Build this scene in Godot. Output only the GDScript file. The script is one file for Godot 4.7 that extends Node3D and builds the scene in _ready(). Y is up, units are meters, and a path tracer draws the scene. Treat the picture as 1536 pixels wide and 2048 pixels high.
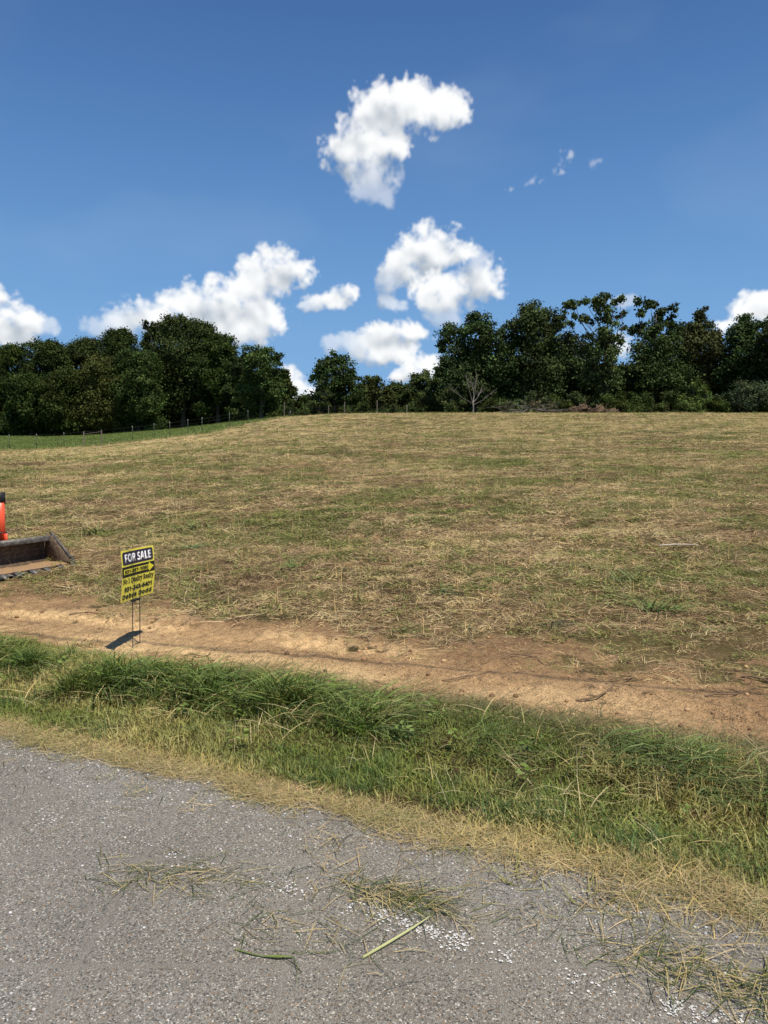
extends Node3D
# A mown hillside lot for sale beside a chip-seal road, woods along the crest. Units are metres; the road edge runs along ROAD_T through ROAD_P.

const ROAD_P := Vector2(-2.3, -4.56)
const ROAD_T := Vector2(0.891, 0.453)
const ROAD_N := Vector2(0.453, -0.891)
const SUN := Vector3(0.28, 0.9, 0.33)      # towards the sun

const CLOUDS := [
	[[1.75, 25.47, 3.82, 1.49, 1.00], [0.45, 25.77, 2.29, 1.24, 1.00], [3.79, 25.43, 2.09, 1.18, 1.00], [5.09, 24.94, 1.14, 0.79, 1.00], [-0.86, 24.58, 1.91, 1.11, 1.00], [-2.54, 22.88, 1.91, 1.30, 1.00], [-1.23, 23.21, 2.29, 1.61, 1.00], [0.45, 23.21, 1.34, 0.97, 1.00], [-0.86, 21.49, 1.72, 1.16, 0.70], [-0.67, 20.21, 1.68, 0.94, 0.42], [-3.28, 23.02, 1.14, 0.81, 1.00]],
	[[-8.34, 14.70, 2.43, 1.61, 1.00], [-7.04, 15.08, 1.32, 1.14, 1.00], [-10.00, 13.43, 1.85, 1.45, 1.00], [-12.18, 12.47, 2.55, 1.64, 1.00], [-14.33, 12.19, 2.15, 1.46, 1.00], [-17.14, 11.17, 2.09, 1.29, 1.00], [-19.19, 10.70, 1.70, 1.03, 0.80], [-20.53, 10.28, 1.34, 0.67, 0.40], [-9.28, 11.35, 1.86, 1.47, 1.00], [-10.39, 10.78, 1.85, 1.03, 1.00], [-11.48, 10.92, 2.57, 1.47, 1.00]],
	[[-4.25, 12.89, 1.71, 0.65, 1.00], [-2.94, 13.43, 0.84, 0.65, 1.00], [-5.57, 12.44, 0.95, 0.36, 0.60]],
	[[3.45, 16.70, 2.28, 1.33, 1.00], [1.20, 15.71, 1.34, 1.06, 1.00], [4.20, 16.01, 2.28, 1.24, 1.00], [1.96, 14.84, 1.72, 1.00, 1.00], [0.45, 14.33, 0.95, 0.72, 0.70], [0.83, 12.49, 0.95, 0.51, 0.60], [0.00, 13.27, 0.65, 0.80, 0.60]],
	[[5.15, 13.57, 2.65, 1.37, 1.00], [7.19, 14.22, 1.50, 1.36, 1.00], [8.12, 13.84, 0.82, 0.90, 1.00], [4.22, 12.89, 1.71, 1.27, 1.00], [4.60, 11.64, 1.52, 0.81, 0.40], [6.81, 15.60, 0.94, 1.06, 0.50]],
	[[0.08, 10.42, 1.91, 1.03, 1.00], [1.96, 10.59, 1.72, 0.66, 1.00], [-1.06, 9.69, 1.91, 1.11, 1.00], [-2.57, 9.68, 1.33, 0.93, 0.50], [-4.08, 9.67, 0.84, 0.74, 0.45], [0.83, 9.14, 1.91, 0.93, 1.00], [-0.30, 8.78, 1.91, 0.67, 1.00]],
	[[3.48, 8.21, 1.90, 0.82, 1.00], [1.21, 7.49, 0.84, 0.45, 1.00], [2.35, 7.67, 1.53, 0.68, 1.00]],
	[[-26.24, 10.34, 1.69, 1.18, 1.00], [-25.33, 10.09, 1.25, 0.93, 1.00], [-26.81, 11.89, 0.85, 0.66, 1.00], [-23.77, 10.05, 0.64, 0.52, 0.50], [-26.57, 9.34, 2.14, 0.74, 1.00], [-28.04, 10.18, 1.79, 1.48, 1.00]],
	[[-6.72, 6.52, 1.32, 1.32, 1.00], [-7.29, 5.59, 1.50, 1.14, 1.00], [-5.97, 5.97, 1.13, 0.76, 1.00]],
	[[26.34, 11.14, 1.38, 1.18, 1.00], [25.44, 10.73, 0.69, 0.66, 1.00], [24.21, 10.18, 0.79, 0.37, 1.00], [26.94, 11.56, 0.91, 0.73, 1.00], [28.15, 10.49, 1.78, 1.11, 1.00]],
	[[13.46, 21.97, 0.58, 0.33, 0.30], [13.01, 21.30, 0.44, 0.40, 0.30], [9.17, 20.20, 0.45, 0.27, 0.30], [11.09, 20.59, 0.51, 0.23, 0.22], [15.39, 21.40, 0.36, 0.26, 0.18]],
	[[17.60, 12.34, 0.87, 0.44, 0.40], [17.48, 9.25, 0.76, 0.82, 0.70], [23.91, 9.71, 0.70, 0.52, 0.80]],
]
const HERO := {
	"R1": [10.9, -88.0, [[0.34, 10.69, 1.41], [-0.34, 8.85, 1.76], [-2.96, 9.54, 1.29], [-4.18, 8.39, 0.70], [-2.08, 6.84, 1.88], [0.26, 5.68, 2.46], [-1.48, 3.95, 2.23], [1.29, 8.27, 1.41], [-2.94, 5.28, 1.41], [-0.02, 2.79, 2.35]]],
	"R2": [14.6, -90.0, [[-0.32, 9.85, 0.96], [0.41, 8.26, 1.56], [-0.76, 5.90, 2.28], [1.04, 4.43, 2.40], [-0.14, 2.65, 2.16]]],
	"R3": [18.3, -89.0, [[-0.59, 11.89, 1.54], [-1.63, 10.44, 1.78], [0.89, 10.73, 1.78], [1.88, 11.20, 0.95], [-0.26, 8.41, 2.14], [-1.12, 6.08, 2.14], [1.33, 8.41, 1.31], [0.65, 5.20, 2.49], [-0.20, 2.87, 2.37]]],
	"R4": [25.3, -86.0, [[0.01, 10.91, 0.97], [-0.08, 9.12, 1.20], [-0.38, 6.87, 1.49], [-0.74, 4.05, 2.06], [-0.58, 12.76, 0.80], [-1.14, 12.37, 0.75], [-2.45, 12.70, 0.63], [-3.70, 12.70, 0.63], [-4.60, 12.37, 0.52], [-5.04, 11.70, 0.34], [-3.56, 11.25, 0.52], [-2.26, 10.80, 0.69], [-4.23, 10.35, 0.40], [-5.25, 10.18, 0.34], [-1.37, 7.99, 1.38], [0.61, 12.70, 0.57], [1.28, 13.04, 0.52], [1.76, 11.64, 0.52], [1.90, 9.96, 0.40], [1.69, 8.55, 0.52], [0.14, 13.48, 0.46], [-1.95, 9.23, 0.52]]],
	"R5": [31.8, -90.0, [[-2.01, 13.48, 0.54], [-1.28, 12.19, 0.66], [0.06, 13.48, 0.90], [1.26, 12.54, 0.90], [2.21, 12.89, 0.48], [1.88, 11.48, 0.60], [-1.07, 10.31, 0.96], [0.53, 10.60, 1.20], [-2.43, 10.19, 0.66], [-0.14, 7.96, 2.16], [2.23, 8.55, 1.56], [-0.67, 4.72, 2.76], [2.31, 4.12, 2.52]]],
	"R6": [39.0, -92.0, [[-0.63, 12.68, 0.67], [-0.23, 11.24, 1.23], [-1.43, 10.64, 1.10], [1.14, 9.68, 1.23], [-0.65, 8.24, 2.21], [1.80, 7.04, 1.72], [0.03, 4.62, 2.58]]],
	"R7": [37.4, -95.0, [[-0.21, 11.41, 1.27], [0.33, 9.31, 1.77], [-0.11, 6.20, 2.28], [0.20, 3.39, 2.28]]],
	"R8": [43.7, -91.0, [[-0.26, 10.95, 1.21], [-1.79, 10.00, 1.09], [1.20, 10.35, 1.33], [-0.30, 7.80, 2.55], [1.86, 5.71, 2.31], [-1.57, 5.41, 2.31], [-0.18, 2.72, 2.43]]],
	"R9": [46.3, -88.0, [[-0.38, 10.26, 1.99], [-0.89, 7.39, 2.70], [0.93, 4.79, 2.70], [-0.76, 2.48, 2.35]]],
	"R10": [23.4, -93.0, [[-0.60, 9.12, 1.36], [0.65, 7.48, 2.11], [-1.17, 5.04, 2.36], [1.00, 4.12, 2.23]]],
	"M1": [-6.5, -98.0, [[-0.17, 7.91, 0.85], [-1.15, 7.08, 1.11], [1.12, 7.08, 1.24], [-2.19, 6.37, 0.72], [-2.97, 5.54, 0.46], [2.22, 5.86, 0.98], [-0.18, 5.22, 2.22], [1.57, 3.73, 1.83], [-1.29, 2.90, 1.96], [0.78, 1.99, 1.83]]],
	"L8": [-31.0, -116.0, [[-0.19, 16.52, 1.16], [-0.97, 15.76, 1.70], [1.70, 15.38, 2.01], [3.61, 14.78, 1.70], [-3.27, 15.23, 1.55], [-4.79, 15.76, 0.93], [5.12, 13.11, 2.01], [6.25, 11.21, 1.86], [-0.25, 12.35, 3.56], [3.55, 9.69, 3.40], [-2.60, 8.93, 3.56], [0.43, 5.50, 3.56], [5.82, 6.65, 2.63]]],
	"L11": [-17.0, -104.0, [[-1.10, 9.29, 1.25], [0.96, 9.77, 1.04], [1.99, 8.75, 0.97], [-0.08, 7.72, 1.94], [2.11, 6.70, 0.97], [1.61, 4.65, 1.53], [-0.80, 4.65, 2.36], [0.22, 2.25, 2.08]]],
}
const AUTO := {
	"L1": [-63.3, -118.0, 14.2, 10.2],
	"L2": [-58.6, -120.0, 14.9, 8.8],
	"L3": [-52.0, -117.0, 15.1, 8.2],
	"L4": [-47.6, -121.0, 15.9, 8.5],
	"L5": [-41.6, -119.0, 16.8, 8.3],
	"L6": [-41.7, -112.0, 11.6, 9.0],
	"L7": [-37.6, -122.0, 17.1, 6.5],
	"L9": [-25.0, -114.0, 14.1, 7.6],
	"L10": [-36.5, -112.0, 12.2, 9.7],
	"L12": [-52.0, -111.0, 9.3, 8.9],
	"L13": [-46.4, -110.0, 9.9, 8.1],
	"L14": [-21.5, -112.0, 10.4, 6.0],
	"M2": [-1.6, -104.0, 6.5, 4.4],
	"M3": [1.7, -106.0, 5.9, 4.7],
	"M4": [5.2, -106.0, 7.5, 4.7],
	"M5": [7.5, -100.0, 7.2, 4.0],
	"M6": [0.1, -98.0, 4.3, 3.9],
	"M7": [3.4, -99.0, 4.4, 4.0],
	"M8": [-3.3, -103.0, 5.3, 3.4],
}
const SHRUB := {
	"S1": [-12.0, -96.0, 2.9, 2.3],
	"S2": [-10.0, -97.0, 3.4, 2.6],
	"S3": [-8.1, -95.0, 3.7, 2.8],
	"S4": [34.4, -84.0, 4.0, 3.7],
	"S5": [39.7, -84.0, 4.0, 6.2],
	"S6": [25.9, -83.0, 2.8, 3.9],
	"S7": [16.4, -84.0, 2.9, 3.4],
	"S8": [19.0, -84.0, 2.2, 3.4],
	"S9": [7.6, -84.0, 3.1, 3.4],
	"S10": [12.1, -84.0, 2.5, 3.4],
	"S11": [31.3, -84.0, 2.8, 3.4],
	"S12": [22.1, -85.0, 2.7, 4.0],
	"S13": [-2.6, -92.0, 2.2, 3.1],
	"S14": [5.5, -90.0, 2.7, 3.6],
	"S15": [29.1, -85.0, 2.6, 4.0],
	"S16": [36.8, -84.0, 2.2, 3.4],
	"S17": [1.3, -92.0, 1.9, 3.7],
	"S18": [42.9, -84.0, 3.3, 3.9],
	"S19": [-4.7, -90.0, 1.6, 2.6],
	"S20": [-14.2, -96.0, 1.2, 2.6],
	"S21": [13.8, -82.5, 1.6, 2.4],
}

var rng := RandomNumberGenerator.new()
var n_low := FastNoiseLite.new()
var n_mid := FastNoiseLite.new()
var n_fine := FastNoiseLite.new()
var taken := {}
var mats := {}

# ---------------------------------------------------------------- helpers
func numbered(called: String) -> String:
	if not taken.has(called):
		taken[called] = 0
		return called
	taken[called] += 1
	return "%s_%03d" % [called, taken[called]]

func tag(o: Node, label: String, category: String, group := "", kind := "") -> Node:
	if label: o.set_meta("label", label)
	if category: o.set_meta("category", category)
	if group: o.set_meta("group", group)
	if kind: o.set_meta("kind", kind)
	return o

func base(called: String, at: Vector3, turn := Basis.IDENTITY) -> Node3D:
	var o := Node3D.new()
	o.name = numbered(called)
	add_child(o)
	o.transform = Transform3D(turn, at)
	return o

func put(called: String, mesh: Mesh, m: Material, parent: Node = null) -> MeshInstance3D:
	var o := MeshInstance3D.new()
	o.mesh = mesh
	o.material_override = m
	if parent == null:
		o.name = numbered(called)
		add_child(o)
	else:
		o.name = called
		parent.add_child(o, true)
	return o

func many(called: String, mesh: Mesh, m: Material, places: Array, colors: PackedColorArray) -> MultiMeshInstance3D:
	var mm := MultiMesh.new()
	mm.transform_format = MultiMesh.TRANSFORM_3D
	mm.use_colors = true
	mm.mesh = mesh
	mm.instance_count = places.size()
	var b := PackedFloat32Array()
	b.resize(places.size() * 16)
	for i in places.size():
		var t: Transform3D = places[i]
		var k := i * 16
		b[k] = t.basis.x.x; b[k + 1] = t.basis.y.x; b[k + 2] = t.basis.z.x; b[k + 3] = t.origin.x
		b[k + 4] = t.basis.x.y; b[k + 5] = t.basis.y.y; b[k + 6] = t.basis.z.y; b[k + 7] = t.origin.y
		b[k + 8] = t.basis.x.z; b[k + 9] = t.basis.y.z; b[k + 10] = t.basis.z.z; b[k + 11] = t.origin.z
		var c: Color = colors[i]
		b[k + 12] = c.r; b[k + 13] = c.g; b[k + 14] = c.b; b[k + 15] = 1.0
	mm.buffer = b
	var o := MultiMeshInstance3D.new()
	o.multimesh = mm
	o.material_override = m
	o.name = numbered(called)
	add_child(o)
	return o

func mat(called: String, lin: Color, rough := 0.85, spec := 0.4) -> StandardMaterial3D:
	if mats.has(called): return mats[called]
	var m := StandardMaterial3D.new()
	m.resource_name = called
	m.albedo_color = lin.linear_to_srgb()
	m.roughness = rough
	m.metallic_specular = spec
	mats[called] = m
	return m

func leafy(called: String, through := 0.35) -> StandardMaterial3D:
	var m := mat(called, Color(1, 1, 1), 0.6, 0.3)
	m.vertex_color_use_as_albedo = true
	m.cull_mode = BaseMaterial3D.CULL_DISABLED
	m.backlight_enabled = through > 0.0
	m.backlight = Color(through, through, through * 0.6).linear_to_srgb()
	return m

func arrays(v: PackedVector3Array, c := PackedColorArray(), n := PackedVector3Array(), uv := PackedVector2Array(), idx := PackedInt32Array()) -> ArrayMesh:
	var a := []
	a.resize(Mesh.ARRAY_MAX)
	a[Mesh.ARRAY_VERTEX] = v
	if c.size(): a[Mesh.ARRAY_COLOR] = c
	if n.size(): a[Mesh.ARRAY_NORMAL] = n
	if uv.size(): a[Mesh.ARRAY_TEX_UV] = uv
	if idx.size(): a[Mesh.ARRAY_INDEX] = idx
	var m := ArrayMesh.new()
	m.add_surface_from_arrays(Mesh.PRIMITIVE_TRIANGLES, a)
	return m

func quad(st: SurfaceTool, a: Vector3, b: Vector3, c: Vector3, d: Vector3) -> void:
	for p in [a, b, c, a, c, d]: st.add_vertex(p)

func box(st: SurfaceTool, t: Transform3D, s: Vector3, bevel := 0.006) -> void:
	# a box with chamfered edges along its length (y)
	var hx := s.x / 2; var hy := s.y / 2; var hz := s.z / 2
	var b := minf(bevel, minf(hx, hz) * 0.6)
	var ring := [Vector2(hx - b, hz), Vector2(hx, hz - b), Vector2(hx, -hz + b), Vector2(hx - b, -hz), Vector2(-hx + b, -hz), Vector2(-hx, -hz + b), Vector2(-hx, hz - b), Vector2(-hx + b, hz)]
	for i in 8:
		var p: Vector2 = ring[i]; var q: Vector2 = ring[(i + 1) % 8]
		quad(st, t * Vector3(p.x, -hy, p.y), t * Vector3(q.x, -hy, q.y), t * Vector3(q.x, hy, q.y), t * Vector3(p.x, hy, p.y))
		for e in [[hy, false], [-hy, true]]:
			var o := t * Vector3(0, e[0], 0)
			var pa := t * Vector3(p.x, e[0], p.y); var qa := t * Vector3(q.x, e[0], q.y)
			for v in ([o, pa, qa] if not e[1] else [o, qa, pa]): st.add_vertex(v)

func tube(st: SurfaceTool, pts: Array, radii: Array, sides := 6) -> void:
	var rings := []
	for i in pts.size():
		var d: Vector3 = (pts[mini(i + 1, pts.size() - 1)] - pts[maxi(i - 1, 0)]).normalized()
		var u := d.cross(Vector3.UP if absf(d.y) < 0.95 else Vector3.RIGHT).normalized()
		var w := u.cross(d)
		var r := []
		for k in sides:
			var a := TAU * k / sides
			r.append(pts[i] + (u * cos(a) + w * sin(a)) * radii[i])
		rings.append(r)
	for i in pts.size() - 1:
		for k in sides:
			var k2 := (k + 1) % sides
			quad(st, rings[i][k], rings[i][k2], rings[i + 1][k2], rings[i + 1][k])
	for e in [0, pts.size() - 1]:
		for k in range(1, sides - 1):
			for p in [rings[e][0], rings[e][k], rings[e][k + 1]]: st.add_vertex(p)

func start() -> SurfaceTool:
	var st := SurfaceTool.new()
	st.begin(Mesh.PRIMITIVE_TRIANGLES)
	return st

func done(st: SurfaceTool, smooth := false) -> ArrayMesh:
	if smooth: st.index()
	st.generate_normals()
	return st.commit()

func sstep(a: float, b: float, x: float) -> float:
	var t := clampf((x - a) / (b - a), 0.0, 1.0)
	return t * t * (3.0 - 2.0 * t)

func softplus(v: float, k: float) -> float:
	if v > 12.0 * k: return v
	return k * log(1.0 + exp(v / k))

func table(xs: Array, ys: Array, x: float) -> float:
	for i in range(1, xs.size()):
		if x <= xs[i]: return lerpf(ys[i - 1], ys[i], clampf((x - xs[i - 1]) / (xs[i] - xs[i - 1]), 0, 1))
	return ys[-1]

# ---------------------------------------------------------------- terrain
func st_of(x: float, z: float) -> Vector2:       # along the road, away from its edge
	var p := Vector2(x, z) - ROAD_P
	return Vector2(p.dot(ROAD_T), p.dot(ROAD_N))

func at_st(t: float, s: float) -> Vector2:
	return ROAD_P + ROAD_T * t + ROAD_N * s

func hill(x: float, z: float) -> float:
	var d := -z
	if d < 2.0: return 0.0
	var w := d - 7.6 + 0.36 * x * exp(-d / 30.0)
	var side := sstep(-5.0, -20.0, x)
	var f := 0.1165 * (softplus(w, 1.0) - softplus(w - 74.0, 7.0)) + 0.03 * (softplus(d - 84.0, 4.0) - softplus(d - 120.0, 4.0)) * side
	if d > 140.0: f -= (d - 140.0) * 0.006
	var hl := table([0, 7.6, 12, 30, 58, 80, 110, 135, 180, 700], [0, 0, 0.45, 2.0, 3.45, 5.0, 7.2, 7.9, 8.0, 4.0], d)
	var wl := sstep(-0.02, -0.44, x / (d + 8.0)) * sstep(10.0, 40.0, d)
	return lerpf(f, hl, wl)

func dirt_end(t: float) -> float:
	return lerpf(3.2, 3.5, sstep(-4.0, 3.0, t))

func tread(t: float, s: float) -> float:
	# two bands pressed by lugged tyres in the bare earth
	var h := 0.0
	for band in [[2.82, 0.32, 0.034], [2.05, 0.2, 0.006]]:
		var c: float = band[0] + 0.06 * t
		var o := (s - c) / float(band[1])
		if absf(o) < 1.0:
			var rim := 1.0 - o * o
			h -= 0.014 * rim
			var lug := sin(TAU * (t / 0.19 + absf(o) * 0.8))
			h += float(band[2]) * rim * signf(lug) * sqrt(absf(lug)) * clampf(0.75 + 1.2 * n_mid.get_noise_2d(t * 30.0, s * 30.0), 0.1, 1.1) * sstep(3.5, 0.5, t)
		elif absf(o) < 1.5:
			h += 0.012 * (1.0 - absf(absf(o) - 1.25) * 4.0)
	return h

func ground(x: float, z: float) -> float:
	var ts := st_of(x, z)
	var y := hill(x, z)
	var s := ts.y
	if s < 0.02: return y - 0.05 * sstep(0.02, -0.08, s)
	var d := -z
	y += 0.02 * n_fine.get_noise_2d(x * 14.0, z * 14.0) * sstep(0.0, 0.6, s)
	y += 0.05 * n_mid.get_noise_2d(x * 6.0, z * 6.0) * sstep(3.0, 6.0, s)
	y += 0.16 * n_low.get_noise_2d(x * 2.0, z * 2.0) * sstep(12.0, 30.0, d)
	y += 0.05 * sstep(0.7, 1.1, s) * sstep(1.9, 1.4, s)
	if s > 1.6 and s < 4.2:
		var near := sstep(1.6, 1.9, s) * sstep(dirt_end(ts.x) + 0.3, dirt_end(ts.x) - 0.2, s)
		y += near * (tread(ts.x, s) + 0.016 * n_fine.get_noise_2d(x * 40.0, z * 40.0))
	return y

func pasture_edge(x: float) -> float:
	return 57.0 + 20.0 * sstep(-14.0, -9.0, x) + 60.0 * sstep(-9.0, -7.0, x) + 0.8 * n_mid.get_noise_1d(x * 30.0)

func zone(x: float, z: float) -> int:             # 0 verge, 1 dirt, 2 mown field, 3 pasture
	var ts := st_of(x, z)
	var w := 0.22 * n_mid.get_noise_2d(x * 25.0, z * 25.0) + 0.12 * n_fine.get_noise_2d(x * 30.0, z * 30.0)
	if ts.y < 1.5 + w: return 0
	if ts.y < dirt_end(ts.x) + w * 3.6: return 1
	if -z > pasture_edge(x): return 3
	return 2

func field_tone(x: float, z: float) -> Vector3:   # shares of straw, green and brown
	var d := -z
	var a := 0.75 * n_low.get_noise_2d(x * 14.0, z * 22.0) + 0.6 * n_mid.get_noise_2d(x * 24.0, z * 34.0) + 0.4 * n_fine.get_noise_2d(x * 24.0, z * 32.0)
	var b := 0.75 * n_low.get_noise_2d(x * 16.0 + 900.0, z * 24.0) + 0.75 * n_mid.get_noise_2d(x * 28.0 + 300.0, z * 40.0) + 0.5 * n_fine.get_noise_2d(x * 28.0 + 30.0, z * 36.0)
	var straw := 0.3 + 0.9 * a + 0.5 * sstep(24.0, 45.0, d)
	var green := 0.5 + 1.15 * b - 0.12 * sstep(34.0, 55.0, d)
	var brown := 0.48 + 0.7 * n_mid.get_noise_2d(x * 8.0 + 70.0, z * 12.0) + 0.9 * sstep(8.5, 3.6, st_of(x, z).y) - 0.25 * sstep(20.0, 40.0, d)
	var v := Vector3(maxf(straw, 0.04), maxf(green, 0.02), maxf(brown, 0.02))
	return v / (v.x + v.y + v.z)

const STRAW := Color(0.51, 0.4, 0.2)
const GREEN := Color(0.185, 0.205, 0.055)
const BROWN := Color(0.25, 0.16, 0.088)

func field_color(x: float, z: float) -> Color:
	var v := field_tone(x, z)
	return STRAW * v.x + GREEN * v.y + BROWN * v.z

func dirt_color(x: float, z: float) -> Color:
	var ts := st_of(x, z)
	var a := n_mid.get_noise_2d(x * 10.0, z * 16.0)
	var c := Color(0.48, 0.325, 0.175).lerp(Color(0.36, 0.23, 0.122), clampf(0.5 + a * 1.2, 0, 1))
	var track := 0.0
	for band in [2.82, 2.05]: track = maxf(track, sstep(0.32, 0.1, absf(ts.y - band - 0.06 * ts.x)))
	var dry := track * sstep(-0.15, 0.35, n_mid.get_noise_2d(x * 22.0 + 50.0, z * 30.0) + 0.2) * sstep(4.5, 1.0, ts.x)
	c = c.lerp(Color(0.72, 0.51, 0.27), dry * 0.8)
	var litter := sstep(dirt_end(ts.x) - lerpf(0.35, 1.1, sstep(-1.0, 2.5, ts.x)), dirt_end(ts.x) + 0.25, ts.y + 0.5 * n_mid.get_noise_2d(x * 30.0, z * 30.0))
	return c.lerp(Color(0.2, 0.125, 0.068), litter * 0.75)

func grid_steps(cuts: Array) -> PackedFloat32Array:   # [from, step, to, step, to ...]
	var out := PackedFloat32Array()
	var x: float = cuts[0]
	var i := 1
	while i < cuts.size():
		while x < cuts[i + 1] - 0.001:
			out.append(x)
			x += cuts[i]
		x = cuts[i + 1]
		i += 2
	out.append(x)
	return out

func make_ground() -> void:
	var xs := grid_steps([-700.0, 60.0, -100.0, 5.0, -45.0, 1.2, -12.0, 0.3, -5.5, 0.036, 5.0, 0.3, 12.0, 1.2, 45.0, 5.0, 100.0, 60.0, 700.0])
	var ds := grid_steps([-300.0, 40.0, -20.0, 4.0, 0.0, 0.6, 2.4, 0.1, 4.0, 0.036, 9.5, 0.1, 14.0, 0.3, 30.0, 0.7, 90.0, 3.0, 160.0, 30.0, 700.0])
	var nx := xs.size()
	var nd := ds.size()
	var v := PackedVector3Array(); v.resize(nx * nd)
	var n := PackedVector3Array(); n.resize(nx * nd)
	var c := PackedColorArray(); c.resize(nx * nd)
	var uv := PackedVector2Array(); uv.resize(nx * nd)
	var zones := PackedByteArray(); zones.resize(nx * nd)
	for j in nd:
		for i in nx:
			var x := xs[i]; var z := -ds[j]
			v[j * nx + i] = Vector3(x, ground(x, z), z)
			uv[j * nx + i] = Vector2(x, z)
			var k := zone(x, z)
			zones[j * nx + i] = k
			var q := 0.85 + 0.3 * n_fine.get_noise_2d(x * 9.0, z * 9.0) + 0.3 * n_mid.get_noise_2d(x * 5.0, z * 5.0)
			match k:
				0: c[j * nx + i] = Color(0.24, 0.175, 0.085) * q
				1: c[j * nx + i] = dirt_color(x, z) * (0.9 + 0.1 * q)
				2: c[j * nx + i] = field_color(x, z) * 0.8 * q
				3: c[j * nx + i] = Color(0.22, 0.29, 0.085) * q
	for j in nd:
		for i in nx:
			var l := v[j * nx + maxi(i - 1, 0)]; var r := v[j * nx + mini(i + 1, nx - 1)]
			var a := v[maxi(j - 1, 0) * nx + i]; var b := v[mini(j + 1, nd - 1) * nx + i]
			n[j * nx + i] = (r - l).cross(b - a).normalized()
	var idx := [PackedInt32Array(), PackedInt32Array(), PackedInt32Array(), PackedInt32Array()]
	for j in nd - 1:
		for i in nx - 1:
			var p := j * nx + i
			var to: PackedInt32Array = idx[zones[p]]
			to.append_array(PackedInt32Array([p, p + nx, p + nx + 1, p, p + nx + 1, p + 1]))
			idx[zones[p]] = to
	var called := ["verge_ground", "dirt_track", "mown_field", "pasture_ground"]
	var looks := [mats.straw, mats.dirt, mats.straw, mats.straw]
	for k in 4:
		# keep only the vertices each piece uses
		var at := {}
		var v2 := PackedVector3Array(); var n2 := PackedVector3Array(); var c2 := PackedColorArray(); var u2 := PackedVector2Array(); var i2 := PackedInt32Array()
		for p in idx[k]:
			if not at.has(p):
				at[p] = v2.size()
				v2.append(v[p]); n2.append(n[p]); c2.append(c[p]); u2.append(uv[p])
			i2.append(at[p])
		var o := put(called[k], arrays(v2, c2, n2, u2, i2), looks[k])
		o.set_meta("kind", "structure")

func make_road() -> void:
	var ts := grid_steps([-120.0, 6.0, -8.0, 0.12, 9.0, 6.0, 120.0])
	var ss := [-7.0, -6.0, -5.0, -4.0, -3.0, -2.4, -2.0, -1.7, -1.4, -1.2, -1.0, -0.85, -0.7, -0.6, -0.5, -0.4, -0.3, -0.2, -0.1, 0.0, 0.03]
	var v := PackedVector3Array(); var n := PackedVector3Array(); var c := PackedColorArray(); var uv := PackedVector2Array(); var idx := PackedInt32Array()
	for t in ts:
		for k in ss.size():
			var s: float = ss[k]
			if k >= ss.size() - 2: s += 0.07 * n_mid.get_noise_1d(t * 40.0) + 0.04 * n_fine.get_noise_1d(t * 60.0)
			var p := at_st(t, s)
			v.append(Vector3(p.x, 0.006 if k < ss.size() - 1 else -0.06, p.y))
			n.append(Vector3.UP)
			var q := 1.0 + 0.16 * n_mid.get_noise_2d(p.x * 5.0, p.y * 5.0) + 0.12 * n_fine.get_noise_2d(p.x * 16.0, p.y * 16.0)
			var warm := clampf(0.5 + n_low.get_noise_2d(p.x * 25.0, p.y * 25.0), 0, 1)
			c.append(Color(1.03, 1.005, 0.94).lerp(Color(1.0, 0.99, 0.965), warm) * q)
			uv.append(p / 0.68)
	var w := ss.size()
	for i in ts.size() - 1:
		for k in w - 1:
			var a := i * w + k
			idx.append_array(PackedInt32Array([a, a + 1, a + w + 1, a, a + w + 1, a + w]))
	var o := put("road", arrays(v, c, n, uv, idx), mats.asphalt)
	o.set_meta("kind", "structure")
	# worn edge line: flecks of paint left on the tops of the chippings
	var f := PackedVector3Array()
	rng.seed = 4
	for i in 12000:
		var t := rng.randf_range(-6.0, 8.0)
		var keep := 0.0
		for left in [[2.78, 3.42, 0.75], [2.42, 2.6, 0.5], [3.58, 3.74, 0.5], [3.86, 4.1, 0.7], [1.92, 2.16, 0.16], [1.08, 1.26, 0.2], [-1.6, -1.2, 0.4], [5.0, 5.8, 0.5]]:
			if t > left[0] and t < left[1]: keep = left[2]
		if rng.randf() > (keep + 0.02) * (0.7 + 1.3 * n_fine.get_noise_1d(t * 220.0)): continue
		var q := at_st(t, -0.69 + 0.025 * rng.randfn() + 0.01 * sin(t * 3.0))
		var r := rng.randf_range(0.002, 0.006)
		var a0 := rng.randf() * TAU
		var ring := []
		for k in 5: ring.append(Vector3(q.x, 0.0095, q.y) + Vector3(cos(a0 - k * TAU / 5), 0, sin(a0 - k * TAU / 5)) * r * rng.randf_range(0.6, 1.4))
		for k in range(1, 4):
			f.append(ring[0]); f.append(ring[k]); f.append(ring[k + 1])
	o = put("road_line", arrays(f), mats.paint)
	o.set_meta("kind", "structure")

# ---------------------------------------------------------------- textures
func tex(im: Image) -> ImageTexture:
	return ImageTexture.create_from_image(im)

func noise_of(kind: int, freq: float, sd: int, oct := 1) -> FastNoiseLite:
	var f := FastNoiseLite.new()
	f.noise_type = kind
	f.frequency = freq
	f.seed = sd
	f.fractal_type = FastNoiseLite.FRACTAL_FBM if oct > 1 else FastNoiseLite.FRACTAL_NONE
	f.fractal_octaves = oct
	return f

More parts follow.
